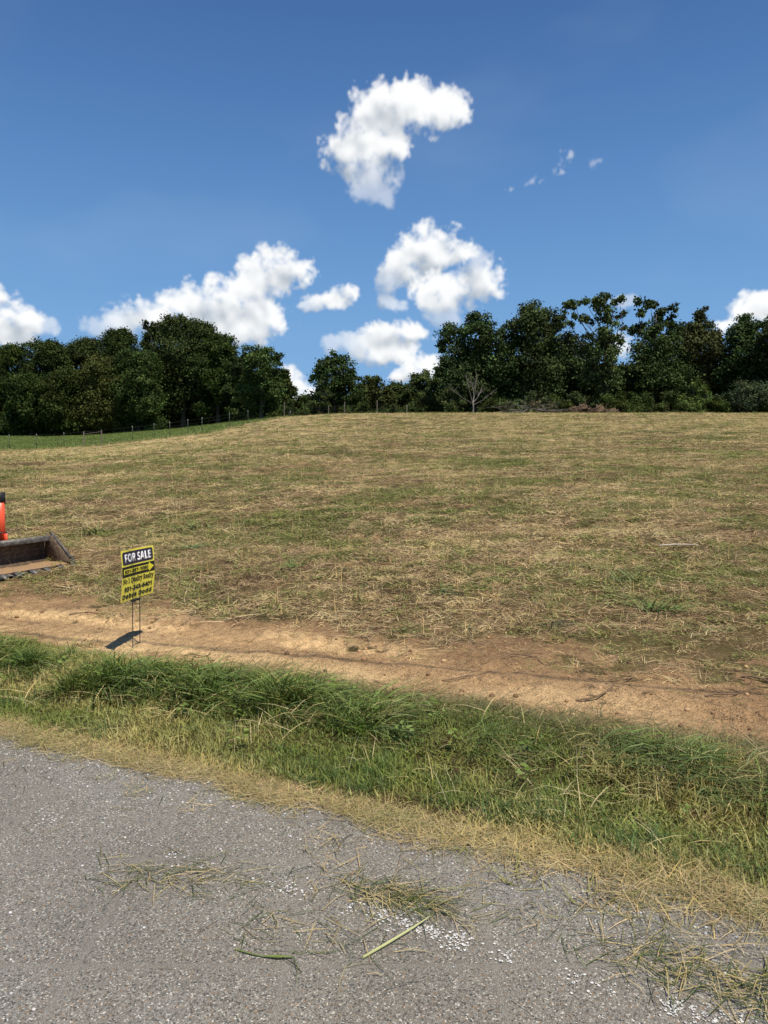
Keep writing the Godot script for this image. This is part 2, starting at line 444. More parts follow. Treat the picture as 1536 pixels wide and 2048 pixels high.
func make_materials() -> void:
	var sz := 1024
	# asphalt: pale limestone chippings pressed into grey binder
	var cv := noise_of(FastNoiseLite.TYPE_CELLULAR, 0.13, 3)
	cv.cellular_return_type = FastNoiseLite.RETURN_CELL_VALUE
	cv.cellular_jitter = 1.0
	var cd := noise_of(FastNoiseLite.TYPE_CELLULAR, 0.13, 3)
	cd.cellular_return_type = FastNoiseLite.RETURN_DISTANCE2_SUB
	cd.cellular_jitter = 1.0
	var a := cv.get_seamless_image(sz, sz, false, false, 0.06).get_data()
	var b := cd.get_seamless_image(sz, sz, false, false, 0.06).get_data()
	var g := noise_of(FastNoiseLite.TYPE_VALUE, 0.5, 8).get_seamless_image(sz, sz).get_data()
	var col := PackedByteArray(); col.resize(sz * sz * 3)
	var hgt := PackedByteArray(); hgt.resize(sz * sz)
	rng.seed = 12
	var tone := []
	for i in 256:
		var r := rng.randf()
		var c := Color(0.225, 0.21, 0.186) * rng.randf_range(0.75, 1.35)
		if r > 0.96: c = Color(0.55, 0.53, 0.48) * rng.randf_range(0.8, 1.15)
		elif r > 0.78: c = Color(0.33, 0.32, 0.295) * rng.randf_range(0.8, 1.2)
		elif r > 0.75: c = Color(0.33, 0.21, 0.12)
		elif r < 0.1: c = Color(0.09, 0.088, 0.084)
		tone.append([c, rng.randf_range(0.35, 1.0)])
	for i in sz * sz:
		var cell: Array = tone[a[i]]
		var e := clampf(float(b[i]) / 60.0, 0.0, 1.0)
		var k := (0.5 + 0.5 * e) * (0.82 + 0.36 * g[i] / 255.0)
		var c: Color = (cell[0] * k).linear_to_srgb()
		col[i * 3] = clampi(int(c.r * 255), 0, 255); col[i * 3 + 1] = clampi(int(c.g * 255), 0, 255); col[i * 3 + 2] = clampi(int(c.b * 255), 0, 255)
		hgt[i] = int(255 * clampf(e * float(cell[1]), 0, 1))
	var asphalt := mat("asphalt", Color(1, 1, 1), 0.9, 0.35)
	asphalt.albedo_texture = tex(Image.create_from_data(sz, sz, false, Image.FORMAT_RGB8, col))
	asphalt.vertex_color_use_as_albedo = true
	asphalt.heightmap_enabled = true
	asphalt.heightmap_scale = 0.22
	asphalt.heightmap_texture = tex(Image.create_from_data(sz, sz, false, Image.FORMAT_L8, hgt))
	# dry litter: short stems lying every way over brown thatch
	var im := Image.create(sz, sz, false, Image.FORMAT_RGB8)
	im.fill(Color(0.34, 0.34, 0.34).linear_to_srgb())
	rng.seed = 21
	for k in 15000:
		var x := rng.randf() * sz; var y := rng.randf() * sz
		var an := rng.randf() * TAU
		var n := int(rng.randf_range(12, 60))
		var q := rng.randf_range(0.25, 1.15) if rng.randf() < 0.8 else rng.randf_range(1.0, 1.5)
		var c := Color(q * 0.72, q * 0.72 * rng.randf_range(0.9, 1.06), q * 0.72 * rng.randf_range(0.75, 1.1))
		c = Color(minf(c.r, 1), minf(c.g, 1), minf(c.b, 1)).linear_to_srgb()
		var dx := cos(an); var dy := sin(an); var bend := rng.randf_range(-0.012, 0.012)
		for m in n:
			im.set_pixel(posmod(int(x), sz), posmod(int(y), sz), c)
			if k % 3 == 0: im.set_pixel(posmod(int(x) + 1, sz), posmod(int(y), sz), c)
			x += dx; y += dy
			dx += -dy * bend; dy += dx * bend
	var straw := mat("straw_litter", Color(1, 1, 1), 0.95, 0.2)
	straw.albedo_texture = tex(im)
	straw.vertex_color_use_as_albedo = true
	straw.uv1_scale = Vector3(0.55, 0.55, 0.55)
	var hl: Image = im.duplicate()
	hl.convert(Image.FORMAT_L8)
	straw.heightmap_enabled = true
	straw.heightmap_scale = 1.2
	straw.heightmap_texture = tex(hl)
	mats.straw = straw
	# bare clay: crumbs, crust and hairline cracks
	var d1 := noise_of(FastNoiseLite.TYPE_SIMPLEX, 0.012, 5, 6).get_seamless_image(sz, sz).get_data()
	var d2 := noise_of(FastNoiseLite.TYPE_VALUE, 0.22, 6, 2).get_seamless_image(sz, sz).get_data()
	var cc := noise_of(FastNoiseLite.TYPE_CELLULAR, 0.035, 9)
	cc.cellular_return_type = FastNoiseLite.RETURN_DISTANCE
	cc.cellular_jitter = 1.0
	var d3 := cc.get_seamless_image(sz, sz).get_data()
	for i in sz * sz:
		var crumb := clampf(1.0 - float(d3[i]) / 70.0, 0, 1) * (1.0 if d1[i] > 120 else 0.3)
		var h := clampf(0.45 * d1[i] / 255.0 + 0.35 * d2[i] / 255.0 + 0.3 * crumb, 0, 1)
		var q := 0.8 + 0.4 * (d1[i] / 255.0 - 0.5) + 0.5 * (d2[i] / 255.0 - 0.5)
		if d2[i] < 58: q *= 0.6
		elif d2[i] > 205: q *= 1.3
		var c := Color(q * 1.02, q, q * 0.97).linear_to_srgb()
		col[i * 3] = clampi(int(c.r * 255), 0, 255); col[i * 3 + 1] = clampi(int(c.g * 255), 0, 255); col[i * 3 + 2] = clampi(int(c.b * 255), 0, 255)
		hgt[i] = int(h * 255)
	var dirt := mat("bare_clay", Color(1, 1, 1).linear_to_srgb(), 0.95, 0.2)
	dirt.albedo_texture = tex(Image.create_from_data(sz, sz, false, Image.FORMAT_RGB8, col))
	dirt.vertex_color_use_as_albedo = true
	dirt.uv1_scale = Vector3(0.62, 0.62, 0.62)
	dirt.heightmap_enabled = true
	dirt.heightmap_scale = 3.2
	dirt.heightmap_texture = tex(Image.create_from_data(sz, sz, false, Image.FORMAT_L8, hgt))
	mats.dirt = dirt
	mat("paint", Color(0.6, 0.59, 0.56), 0.8)
	for w in [["worn_steel", Color(0.055, 0.05, 0.045), Color(0.2, 0.185, 0.165), 0.55], ["earthy_steel", Color(0.07, 0.047, 0.032), Color(0.19, 0.125, 0.075), 0.8], ["bark", Color(0.05, 0.042, 0.034), Color(0.14, 0.12, 0.1), 0.95], ["grey_wood", Color(0.11, 0.1, 0.085), Color(0.28, 0.26, 0.23), 0.95], ["rooty_earth", Color(0.05, 0.033, 0.02), Color(0.2, 0.13, 0.075), 0.95]]:
		var nt := noise_of(FastNoiseLite.TYPE_SIMPLEX, 0.02, 31, 5).get_seamless_image(256, 256)
		var ci := Image.create(256, 256, false, Image.FORMAT_RGB8)
		for y in 256:
			for x in 256:
				var q := clampf((nt.get_pixel(x, y).r - 0.25) * 1.9, 0, 1)
				ci.set_pixel(x, y, (w[1] as Color).lerp(w[2], q * q).linear_to_srgb())
		var m := mat(w[0], Color(1, 1, 1), w[3], 0.5)
		m.albedo_texture = tex(ci)
		m.uv1_triplanar = true
		m.uv1_scale = Vector3(2.2, 2.2, 2.2)

# ---------------------------------------------------------------- sky
func make_sky() -> PanoramaSkyMaterial:
	var w := 4096
	var h := 2048
	var im := Image.create(w, h, false, Image.FORMAT_RGBF)
	var el := [-90.0, 0.0, 4.0, 9.0, 14.0, 20.0, 26.0, 32.0, 45.0, 90.0]
	var air := [Color(0.180, 0.171, 0.135), Color(0.252, 0.432, 0.667), Color(0.221, 0.410, 0.667), Color(0.185, 0.369, 0.640), Color(0.142, 0.306, 0.581), Color(0.102, 0.236, 0.491), Color(0.073, 0.177, 0.405), Color(0.054, 0.135, 0.333), Color(0.041, 0.106, 0.279), Color(0.029, 0.081, 0.230)]
	var row := PackedColorArray()
	for y in h:
		var e := 90.0 - (y + 0.5) * 180.0 / h
		var c: Color = air[0]
		if e > 0:
			for i in range(2, el.size()):
				if e <= el[i]:
					c = (air[i - 1] as Color).lerp(air[i], (e - el[i - 1]) / (el[i] - el[i - 1]))
					break
		row.append(c)
		im.fill_rect(Rect2i(0, y, w, 1), c)
	var per := w / 360.0
	var nz := noise_of(FastNoiseLite.TYPE_SIMPLEX, 0.42, 77, 6)
	nz.fractal_gain = 0.54
	var warp := noise_of(FastNoiseLite.TYPE_SIMPLEX, 0.55, 78, 3)
	var soft := noise_of(FastNoiseLite.TYPE_SIMPLEX, 0.2, 80, 3)
	var wisp := noise_of(FastNoiseLite.TYPE_SIMPLEX, 1.6, 81, 4)
	var veil := noise_of(FastNoiseLite.TYPE_SIMPLEX, 0.05, 79, 4)
	# faint milkiness in the clear air
	for y in range(int((90.0 - 34.0) * per), int(90.0 * per)):
		for x in range(int((180.0 - 32.0) * per), int((180.0 + 32.0) * per)):
			var v := veil.get_noise_2d(x / per * 0.6, y / per * 1.4)
			if v > 0.0: im.set_pixel(x, y, row[y].lerp(Color(0.5, 0.6, 0.75), v * 0.09))
	for cloud in CLOUDS:
		var x0 := 999.0; var x1 := -999.0; var y0 := 999.0; var y1 := -999.0
		for b in cloud:
			x0 = minf(x0, b[0] - b[2] * 1.5); x1 = maxf(x1, b[0] + b[2] * 1.5)
			y0 = minf(y0, b[1] - b[3] * 1.5); y1 = maxf(y1, b[1] + b[3] * 1.5)
		var thick := clampf((y1 - y0) * 0.16, 0.2, 0.9)
		for py in range(int((90.0 - y1) * per), int((90.0 - y0) * per)):
			for px in range(int((180.0 + x0) * per), int((180.0 + x1) * per)):
				var ax := (px + 0.5) / per - 180.0
				var ey := 90.0 - (py + 0.5) / per
				var wx := ax + 0.32 * warp.get_noise_2d(ax, ey)
				var wy := ey + 0.26 * warp.get_noise_2d(ax + 50.0, ey)
				var e0 := 0.0; var e1 := 0.0; var hold := 0.0; var sum := 0.0
				for b in cloud:
					var qx: float = (wx - b[0]) / (b[2] * 1.18)
					var qy: float = (wy - b[1]) / (b[3] * 1.18)
					var q := 1.0 - (qx * qx + qy * qy)
					if q > -1.0:
						var wt := exp(q * 3.0)
						hold += wt * float(b[4]); sum += wt
					e0 += exp(q * 3.2)
					var rx: float = (wx + thick * 0.35 - b[0]) / b[2]
					var ry: float = (wy + thick - b[1]) / b[3]
					e1 += exp((1.0 - (rx * rx + ry * ry)) * 3.2)
				var f0 := log(e0 + 0.0001) / 3.2 - 0.12
				var f1 := log(e1 + 0.0001) / 3.2 - 0.12
				if f0 < -0.9: continue
				var n0 := nz.get_noise_2d(ax, ey)
				var s0 := soft.get_noise_2d(ax, ey)
				var s1 := soft.get_noise_2d(ax + 0.25, ey + 0.55)
				var dens := f0 * 1.05 + n0 * 0.85 + 0.3 * wisp.get_noise_2d(ax, ey) * sstep(0.9, 0.2, f0) + 0.14
				if dens <= 0.0: continue
				var solid: float = hold / maxf(sum, 0.001)
				var alpha := (0.2 * sstep(0.0, 0.35, dens) + 0.8 * sstep(0.0, 1.0, dens)) * solid
				if solid < 0.35: alpha *= clampf(0.55 + 2.2 * wisp.get_noise_2d(ax * 0.8, ey * 0.8), 0.0, 1.3)
				var lit := 0.68 + 0.36 * clampf(f0 - f1, -0.9, 1.0) + 0.26 * (s0 - s1) + 0.07 * n0 + 0.14 * s0
				lit = clampf(lit, 0.2, 1.0)
				var c := Color(0.33, 0.39, 0.46).lerp(Color(0.91, 0.915, 0.91), sstep(0.22, 1.0, lit))
				im.set_pixel(px, py, im.get_pixel(px, py).lerp(c, clampf(alpha, 0, 1) * 0.97))
	# the same broken fair-weather cloud goes on all round
	var block := im.get_region(Rect2i(int(150 * per), int(55 * per), int(60 * per), int(35 * per)))
	var turned: Image = block.duplicate()
	turned.flip_x()
	for k in range(1, 6):
		im.blit_rect(turned if k % 2 else block, Rect2i(0, 0, block.get_width(), block.get_height()), Vector2i(posmod(int(150 * per) + k * int(60 * per), w), int(55 * per)))
		if k == 3: im.blit_rect(turned.get_region(Rect2i(int(30 * per), 0, int(30 * per), block.get_height())), Rect2i(0, 0, int(30 * per), block.get_height()), Vector2i(0, int(55 * per)))
	# straight ahead is the seam of the panorama
	var ahead := Image.create(w, h, false, Image.FORMAT_RGBF)
	ahead.blit_rect(im, Rect2i(w / 2, 0, w / 2, h), Vector2i.ZERO)
	ahead.blit_rect(im, Rect2i(0, 0, w / 2, h), Vector2i(w / 2, 0))
	var m := PanoramaSkyMaterial.new()
	m.panorama = tex(ahead)
	return m

# ---------------------------------------------------------------- grass and litter
func blades(n: int, spread: float, lmin: float, lmax: float, rise: float, vary: float, width: float, segs: int, sd: int, comb := Vector2.ZERO, droop := 0.6) -> ArrayMesh:
	# n narrow tapering blades rooted within spread; rise is their mean angle above the ground, comb leans them all one way
	var r := RandomNumberGenerator.new()
	r.seed = sd
	var v := PackedVector3Array(); var c := PackedColorArray()
	for i in n:
		var a := r.randf() * TAU
		var rad := sqrt(r.randf()) * spread
		var p := Vector3(cos(a) * rad, -0.012, sin(a) * rad)
		var yaw := r.randf() * TAU
		var dir := Vector3(cos(yaw), 0, sin(yaw)) * 1.0 + Vector3(comb.x, 0, comb.y)
		dir = dir.normalized()
		var up := clampf(rise + r.randfn() * vary, 0.0, 1.5)
		var L := r.randf_range(lmin, lmax)
		var side := Vector3(-dir.z, 0, dir.x)
		var w := width * r.randf_range(0.6, 1.3)
		var tw := r.randf_range(-0.8, 0.8)
		side = (side * cos(tw) + Vector3.UP * sin(tw)).normalized()
		var q := exp(r.randfn() * 0.42)
		var col := Color(q * r.randf_range(0.9, 1.15), q, q * r.randf_range(0.75, 1.15))
		var pts := [p]
		var ang := up
		for k in segs:
			p += (dir * cos(ang) + Vector3.UP * sin(ang)) * (L / segs)
			if p.y < 0.004: p.y = 0.004
			pts.append(p)
			ang -= droop * up * 2.0 / segs * r.randf_range(0.5, 1.2)
		for k in segs:
			var w0 := w * (1.0 - 0.75 * float(k) / segs) * 0.5
			var w1 := w * (1.0 - 0.75 * float(k + 1) / segs) * 0.5
			if k == segs - 1: w1 = 0.0
			var a0: Vector3 = pts[k] - side * w0; var b0: Vector3 = pts[k] + side * w0
			var a1: Vector3 = pts[k + 1] - side * w1; var b1: Vector3 = pts[k + 1] + side * w1
			v.append(a0); v.append(b0); v.append(b1)
			for m in 3: c.append(col)
			if w1 > 0.0:
				v.append(a0); v.append(b1); v.append(a1)
				for m in 3: c.append(col)
	return arrays(v, c)

func laid(x: float, z: float, size: float, flat := 1.0, lift := 0.0) -> Transform3D:
	var b := Basis(Vector3.UP, rng.randf() * TAU).scaled(Vector3(size, size * flat, size))
	# follow the slope of the ground
	var g := (ground(x, z - 0.3) - ground(x, z + 0.3)) / 0.6
	b = Basis(Vector3.RIGHT, atan(g)) * b
	return Transform3D(b, Vector3(x, ground(x, z) + lift, z))

func upright(x: float, z: float, size: float, tall := 1.0, turn := 0.6) -> Transform3D:
	return Transform3D(Basis(Vector3.UP, rng.randf_range(-turn, turn)).scaled(Vector3(size, size * tall, size)), Vector3(x, ground(x, z), z))

func tint(c: Color, spread := 0.25) -> Color:
	var q := rng.randf_range(1.0 - spread, 1.0 + spread)
	return Color(c.r * q * rng.randf_range(0.93, 1.07), c.g * q, c.b * q * rng.randf_range(0.85, 1.15))

func make_field_litter() -> void:
	var straw_blade := leafy("dry_blades", 0.15)
	var kinds := []
	for k in 4: kinds.append([[], PackedColorArray()])
	rng.seed = 101
	for band in [[4.6, 7.0, 80.0, 0.75], [7.0, 13.0, 115.0, 0.95], [13.0, 27.0, 58.0, 1.15], [27.0, 50.0, 20.0, 1.6], [50.0, 81.0, 8.0, 2.2]]:
		var d: float = band[0]
		while d < band[1]:
			var half := 0.56 * d + 2.2
			var step := 0.5
			var count := int(band[2] * step * 2.0 * half)
			for i in count:
				var x := rng.randf_range(-half, half)
				var z := -(d + rng.randf() * step)
				var k := zone(x, z)
				if k < 1 or k == 3: continue
				var ts := st_of(x, z)
				if k == 1 and rng.randf() > 0.05 + 0.9 * sstep(dirt_end(ts.x) - lerpf(0.4, 1.1, sstep(-1.0, 2.5, ts.x)), dirt_end(ts.x) + 0.1, ts.y + 0.5 * n_mid.get_noise_2d(x * 20.0, z * 20.0)): continue
				var tone := field_tone(x, z)
				var r := rng.randf()
				var size: float = band[3] * rng.randf_range(0.6, 1.2)
				if k == 1: size *= 0.7
				if r < tone.y * 1.1:
					var q := 1 if rng.randf() < 0.82 else 2
					kinds[q][0].append(laid(x, z, size * 0.9, 0.8))
					kinds[q][1].append(tint(GREEN.lerp(Color(0.26, 0.28, 0.1), rng.randf() * 0.8)))
				elif r < tone.y + tone.x:
					kinds[0][0].append(laid(x, z, size))
					kinds[0][1].append(tint(STRAW * 1.2))
				else:
					kinds[0][0].append(laid(x, z, size, 0.8))
					kinds[0][1].append(tint(BROWN.lerp(STRAW, rng.randf() * 0.7) * 1.15))
				if rng.randf() < 0.07 and d < 45.0:
					kinds[3][0].append(laid(x, z, size * 1.1))
					kinds[3][1].append(tint(STRAW * 1.5))
			d += step
	tag(many("cut_straw", blades(22, 0.17, 0.06, 0.28, 0.14, 0.25, 0.0085, 2, 1), straw_blade, kinds[0][0], kinds[0][1]), "dry tan cut straw lying all over the mown hillside", "straw", "", "stuff")
	tag(many("cut_grass", blades(20, 0.15, 0.06, 0.22, 0.28, 0.3, 0.009, 2, 2), leafy("green_blades", 0.3), kinds[1][0], kinds[1][1]), "greenish cut grass mixed into the straw of the mown hillside", "grass", "", "stuff")
	tag(many("field_weeds", leaves_patch(30, 0.13, 0.018, 3), mats.green_blades, kinds[2][0], kinds[2][1]), "low broad-leaved weeds growing through the mown hillside", "weeds", "", "stuff")
	tag(many("stubble", blades(4, 0.1, 0.14, 0.42, 0.8, 0.4, 0.006, 2, 4, Vector2.ZERO, 0.1), straw_blade, kinds[3][0], kinds[3][1]), "thin pale stalks standing up out of the mown hillside", "stubble", "", "stuff")

func leaves_patch(n: int, spread: float, size: float, sd: int) -> ArrayMesh:
	var r := RandomNumberGenerator.new()
	r.seed = sd
	var v := PackedVector3Array(); var c := PackedColorArray()
	for i in n:
		var a := r.randf() * TAU
		var p := Vector3(cos(a), 0, sin(a)) * sqrt(r.randf()) * spread
		p.y = r.randf_range(0.005, 0.09)
		var d := Vector3(r.randfn(), r.randfn() * 0.35, r.randfn()).normalized() * size * r.randf_range(0.7, 1.5)
		var s := d.cross(Vector3(r.randfn() * 0.4, 1, r.randfn() * 0.4)).normalized() * d.length() * 0.55
		var q := r.randf_range(0.6, 1.3)
		for m in [p - d, p + s, p + d, p - d, p + d, p - s]:
			v.append(m + (Vector3.DOWN * size * 0.2 if m == p + d or m == p - d else Vector3.ZERO)); c.append(Color(q, q, q * 0.9))
	return arrays(v, c)

func make_verge() -> void:
	var gb := leafy("verge_blades", 0.35)
	gb.roughness = 0.5
	gb.metallic_specular = 0.35
	# short mown grass between the road and the tall strip
	rng.seed = 202
	var a := []; var ac := PackedColorArray(); var b := []; var bc := PackedColorArray(); var w := []; var wc := PackedColorArray()
	for i in 8500:
		var t := rng.randf_range(-5.5, 7.5)
		var s := rng.randf_range(-0.02, 1.55)
		var p := at_st(t, s)
		var n1 := n_mid.get_noise_2d(p.x * 18.0, p.y * 18.0)
		var n2 := n_mid.get_noise_2d(p.x * 34.0 + 60.0, p.y * 34.0)
		if s < 0.1 + 0.2 * n2 and rng.randf() < 0.8: continue
		var dry := clampf(0.64 + 1.4 * n1 - 0.4 * sstep(0.6, 1.1, s) + 0.45 * sstep(0.35, 0.1, s), 0, 1)
		var c := Color(0.2, 0.25, 0.06).lerp(Color(0.6, 0.5, 0.22), dry * rng.randf_range(0.5, 1.1))
		a.append(upright(p.x, p.y, rng.randf_range(0.8, 1.25), rng.randf_range(0.7, 1.25) * (1.0 + 0.5 * n2), PI))
		ac.append(tint(c))
	tag(many("mown_grass", blades(26, 0.09, 0.03, 0.09, 0.8, 0.5, 0.006, 2, 11, Vector2.ZERO, 0.4), gb, a, ac), "short mown yellow-green grass between the road and the tall grass strip", "grass", "", "stuff")
	# coarser green tufts at the front of the mown band
	a = []; ac = PackedColorArray()
	for i in 620:
		var t := rng.randf_range(-5.5, 7.5)
		var s := absf(rng.randfn()) * 0.25 + 0.12
		if s > 1.2: continue
		var p := at_st(t, s)
		if n_mid.get_noise_2d(p.x * 26.0 + 9.0, p.y * 26.0) < 0.02: continue
		a.append(upright(p.x, p.y, rng.randf_range(0.5, 1.1), 0.8, PI)); ac.append(tint(Color(0.085, 0.14, 0.035)))
	tag(many("coarse_tufts", blades(26, 0.05, 0.08, 0.2, 0.6, 0.35, 0.006, 3, 12), gb, a, ac), "coarse dark green tufts in the short grass near the asphalt", "grass", "", "stuff")
	# tall strip: long blades falling over towards the road and to the right
	a = []; ac = PackedColorArray()
	for i in 1900:
		var t := rng.randf_range(-5.5, 7.5)
		var s := 1.0 + 0.14 * sstep(-1.0, 1.5, t) + 0.15 * rng.randfn() + 0.1 * n_mid.get_noise_1d(t * 50.0)
		var p := at_st(t, s)
		var here := n_mid.get_noise_1d(t * 70.0 + 33.0)
		if here < -0.25 and rng.randf() < 0.8: continue
		var sparse := sstep(1.0, 2.4, t)
		if rng.randf() < sparse * 0.4: continue
		var size := rng.randf_range(0.5, 0.95) * (1.0 + 0.5 * here) * lerpf(0.74, 1.15, sstep(-1.5, 0.2, t)) * lerpf(1.0, 0.72, sstep(1.2, 2.6, t))
		if rng.randf() < 0.42 - 0.3 * sstep(1.0, 2.6, t):
			a.append(upright(p.x, p.y, size, 1.0, 0.7)); ac.append(tint(Color(0.15, 0.22, 0.05) if rng.randf() < 0.8 else Color(0.26, 0.26, 0.07), 0.4))
		elif rng.randf() < 0.6 - 0.25 * sstep(1.0, 2.6, t):
			b.append(upright(p.x, p.y, size, rng.randf_range(0.7, 1.1), 0.8)); bc.append(tint(Color(0.14, 0.205, 0.055) if rng.randf() < 0.85 else Color(0.3, 0.27, 0.1), 0.4))
		else:
			w.append(upright(p.x, p.y, size * 1.1, 0.8, 0.5)); wc.append(tint(Color(0.13, 0.18, 0.06) if rng.randf() < 0.8 else Color(0.3, 0.26, 0.12)))
	tag(many("tall_grass", blades(24, 0.09, 0.14, 0.36, 1.0, 0.3, 0.0105, 4, 13, Vector2(0.3, 0.15), 0.5), gb, a, ac), "upright tall green grass in the strip along the dirt track", "grass", "", "stuff")
	tag(many("leaning_grass", blades(24, 0.09, 0.18, 0.45, 0.7, 0.3, 0.0105, 4, 14, Vector2(1.2, 0.9), 0.9), gb, b, bc), "long green grass blades bent over towards the road", "grass", "", "stuff")
	tag(many("flattened_grass", blades(24, 0.1, 0.2, 0.5, 0.28, 0.2, 0.008, 3, 15, Vector2(1.6, 0.6), 0.9), gb, w, wc), "flattened long grass at the foot of the tall strip", "grass", "", "stuff")
	# dry clippings: a band along the asphalt edge, a drift at right, wisps over the strip
	a = []; ac = PackedColorArray()
	for i in 4200:
		var t := rng.randf_range(-5.5, 7.5)
		var drift := sstep(2.7, 3.8, t)
		var s := 0.05 + 0.065 * rng.randfn() - 0.05 * n_mid.get_noise_1d(t * 60.0)
		if rng.randf() < 0.45 * drift: s = 0.02 + 0.17 * rng.randfn()
		if rng.randf() < 0.025: s = rng.randf_range(-0.5, 0.1)
		if rng.randf() < 0.12: s = rng.randf_range(1.3, 2.0)
		var p := at_st(t, s)
		var tr := laid(p.x, p.y, rng.randf_range(0.4, 0.9) * (1.0 + 0.25 * drift), 0.8)
		if s < 0.05: tr.origin.y = maxf(tr.origin.y, 0.022)
		a.append(tr)
		var c := Color(0.5, 0.385, 0.2) if rng.randf() < 0.75 else Color(0.28, 0.27, 0.11)
		if s > 1.2: c = Color(0.3, 0.25, 0.12)
		ac.append(tint(c))
	tag(many("dry_clippings", blades(18, 0.1, 0.04, 0.18, 0.04, 0.08, 0.0036, 2, 16), mats.dry_blades, a, ac), "tan dry clippings along the edge of the asphalt", "clippings", "", "stuff")
	# hay-coloured swath thrown over the far side of the strip
	a = []; ac = PackedColorArray()
	for i in 900:
		var t := rng.randf_range(0.2, 7.0)
		var s := 1.55 + 0.18 * rng.randfn() - 0.1 * sstep(2.5, 4.0, t)
		var p := at_st(t, s)
		a.append(laid(p.x, p.y, rng.randf_range(0.7, 1.3), 1.0)); ac.append(tint(Color(0.17, 0.175, 0.07) if rng.randf() < 0.6 else Color(0.34, 0.28, 0.13)))
	tag(many("wilted_swath", blades(26, 0.12, 0.1, 0.34, 0.2, 0.2, 0.0045, 3, 17, Vector2(1.0, 0.5)), gb, a, ac), "wilted grey-green swath of grass lying between tall strip and dirt", "grass", "", "stuff")
	# broad leaves and dead stems mixed into the strip
	a = []; ac = PackedColorArray(); b = []; bc = PackedColorArray()
	for i in 420:
		var t := rng.randf_range(-5.5, 7.5)
		var p := at_st(t, rng.randf_range(0.3, 1.5))
		if rng.randf() < 0.16:
			a.append(Transform3D(Basis(Vector3.UP, rng.randf() * TAU).scaled(Vector3.ONE * rng.randf_range(0.5, 1.0)), Vector3(p.x, ground(p.x, p.y) + rng.randf_range(0.0, 0.07), p.y))); ac.append(tint(Color(0.16, 0.23, 0.05)))
		else:
			b.append(upright(p.x, p.y, rng.randf_range(0.6, 1.2), 1.0, PI)); bc.append(tint(Color(0.5, 0.42, 0.22)))
	tag(many("verge_weeds", leaves_patch(14, 0.08, 0.02, 71), gb, a, ac), "bright broad-leaved weeds among the roadside grass", "weeds", "", "stuff")
	tag(many("dead_stems", blades(5, 0.12, 0.15, 0.4, 0.6, 0.4, 0.005, 3, 72), gb, b, bc), "dead tan stems among the roadside grass", "stems", "", "stuff")
	# pasture beyond the fence
	a = []; ac = PackedColorArray()
	for i in 7000:
		var d := rng.randf_range(56.0, 116.0)
		var x := rng.randf_range(-0.6 * d - 3.0, -8.0)
		if zone(x, -d) != 3: continue
		a.append(upright(x, -d, rng.randf_range(1.6, 3.0), 0.9, PI)); ac.append(tint(Color(0.2, 0.26, 0.075)))
	tag(many("pasture_grass", blades(30, 0.2, 0.05, 0.16, 0.9, 0.3, 0.014, 2, 18), gb, a, ac), "green ungrazed pasture grass behind the wire fence at left", "grass", "", "stuff")
	# taller dry grass left standing along that fence
	a = []; ac = PackedColorArray()
	for i in 900:
		var x := rng.randf_range(-40.0, -8.0)
		var d := pasture_edge(x) + rng.randfn() * 0.7
		if d > 82.0: continue
		a.append(upright(x, -d, rng.randf_range(0.4, 0.9), 1.0, PI)); ac.append(tint(STRAW * 1.1 if rng.randf() < 0.7 else Color(0.12, 0.16, 0.05)))
	tag(many("fence_row_grass", blades(20, 0.25, 0.15, 0.45, 1.1, 0.25, 0.014, 2, 19), gb, a, ac), "dry uncut grass standing in a row along the left fence", "grass", "", "stuff")

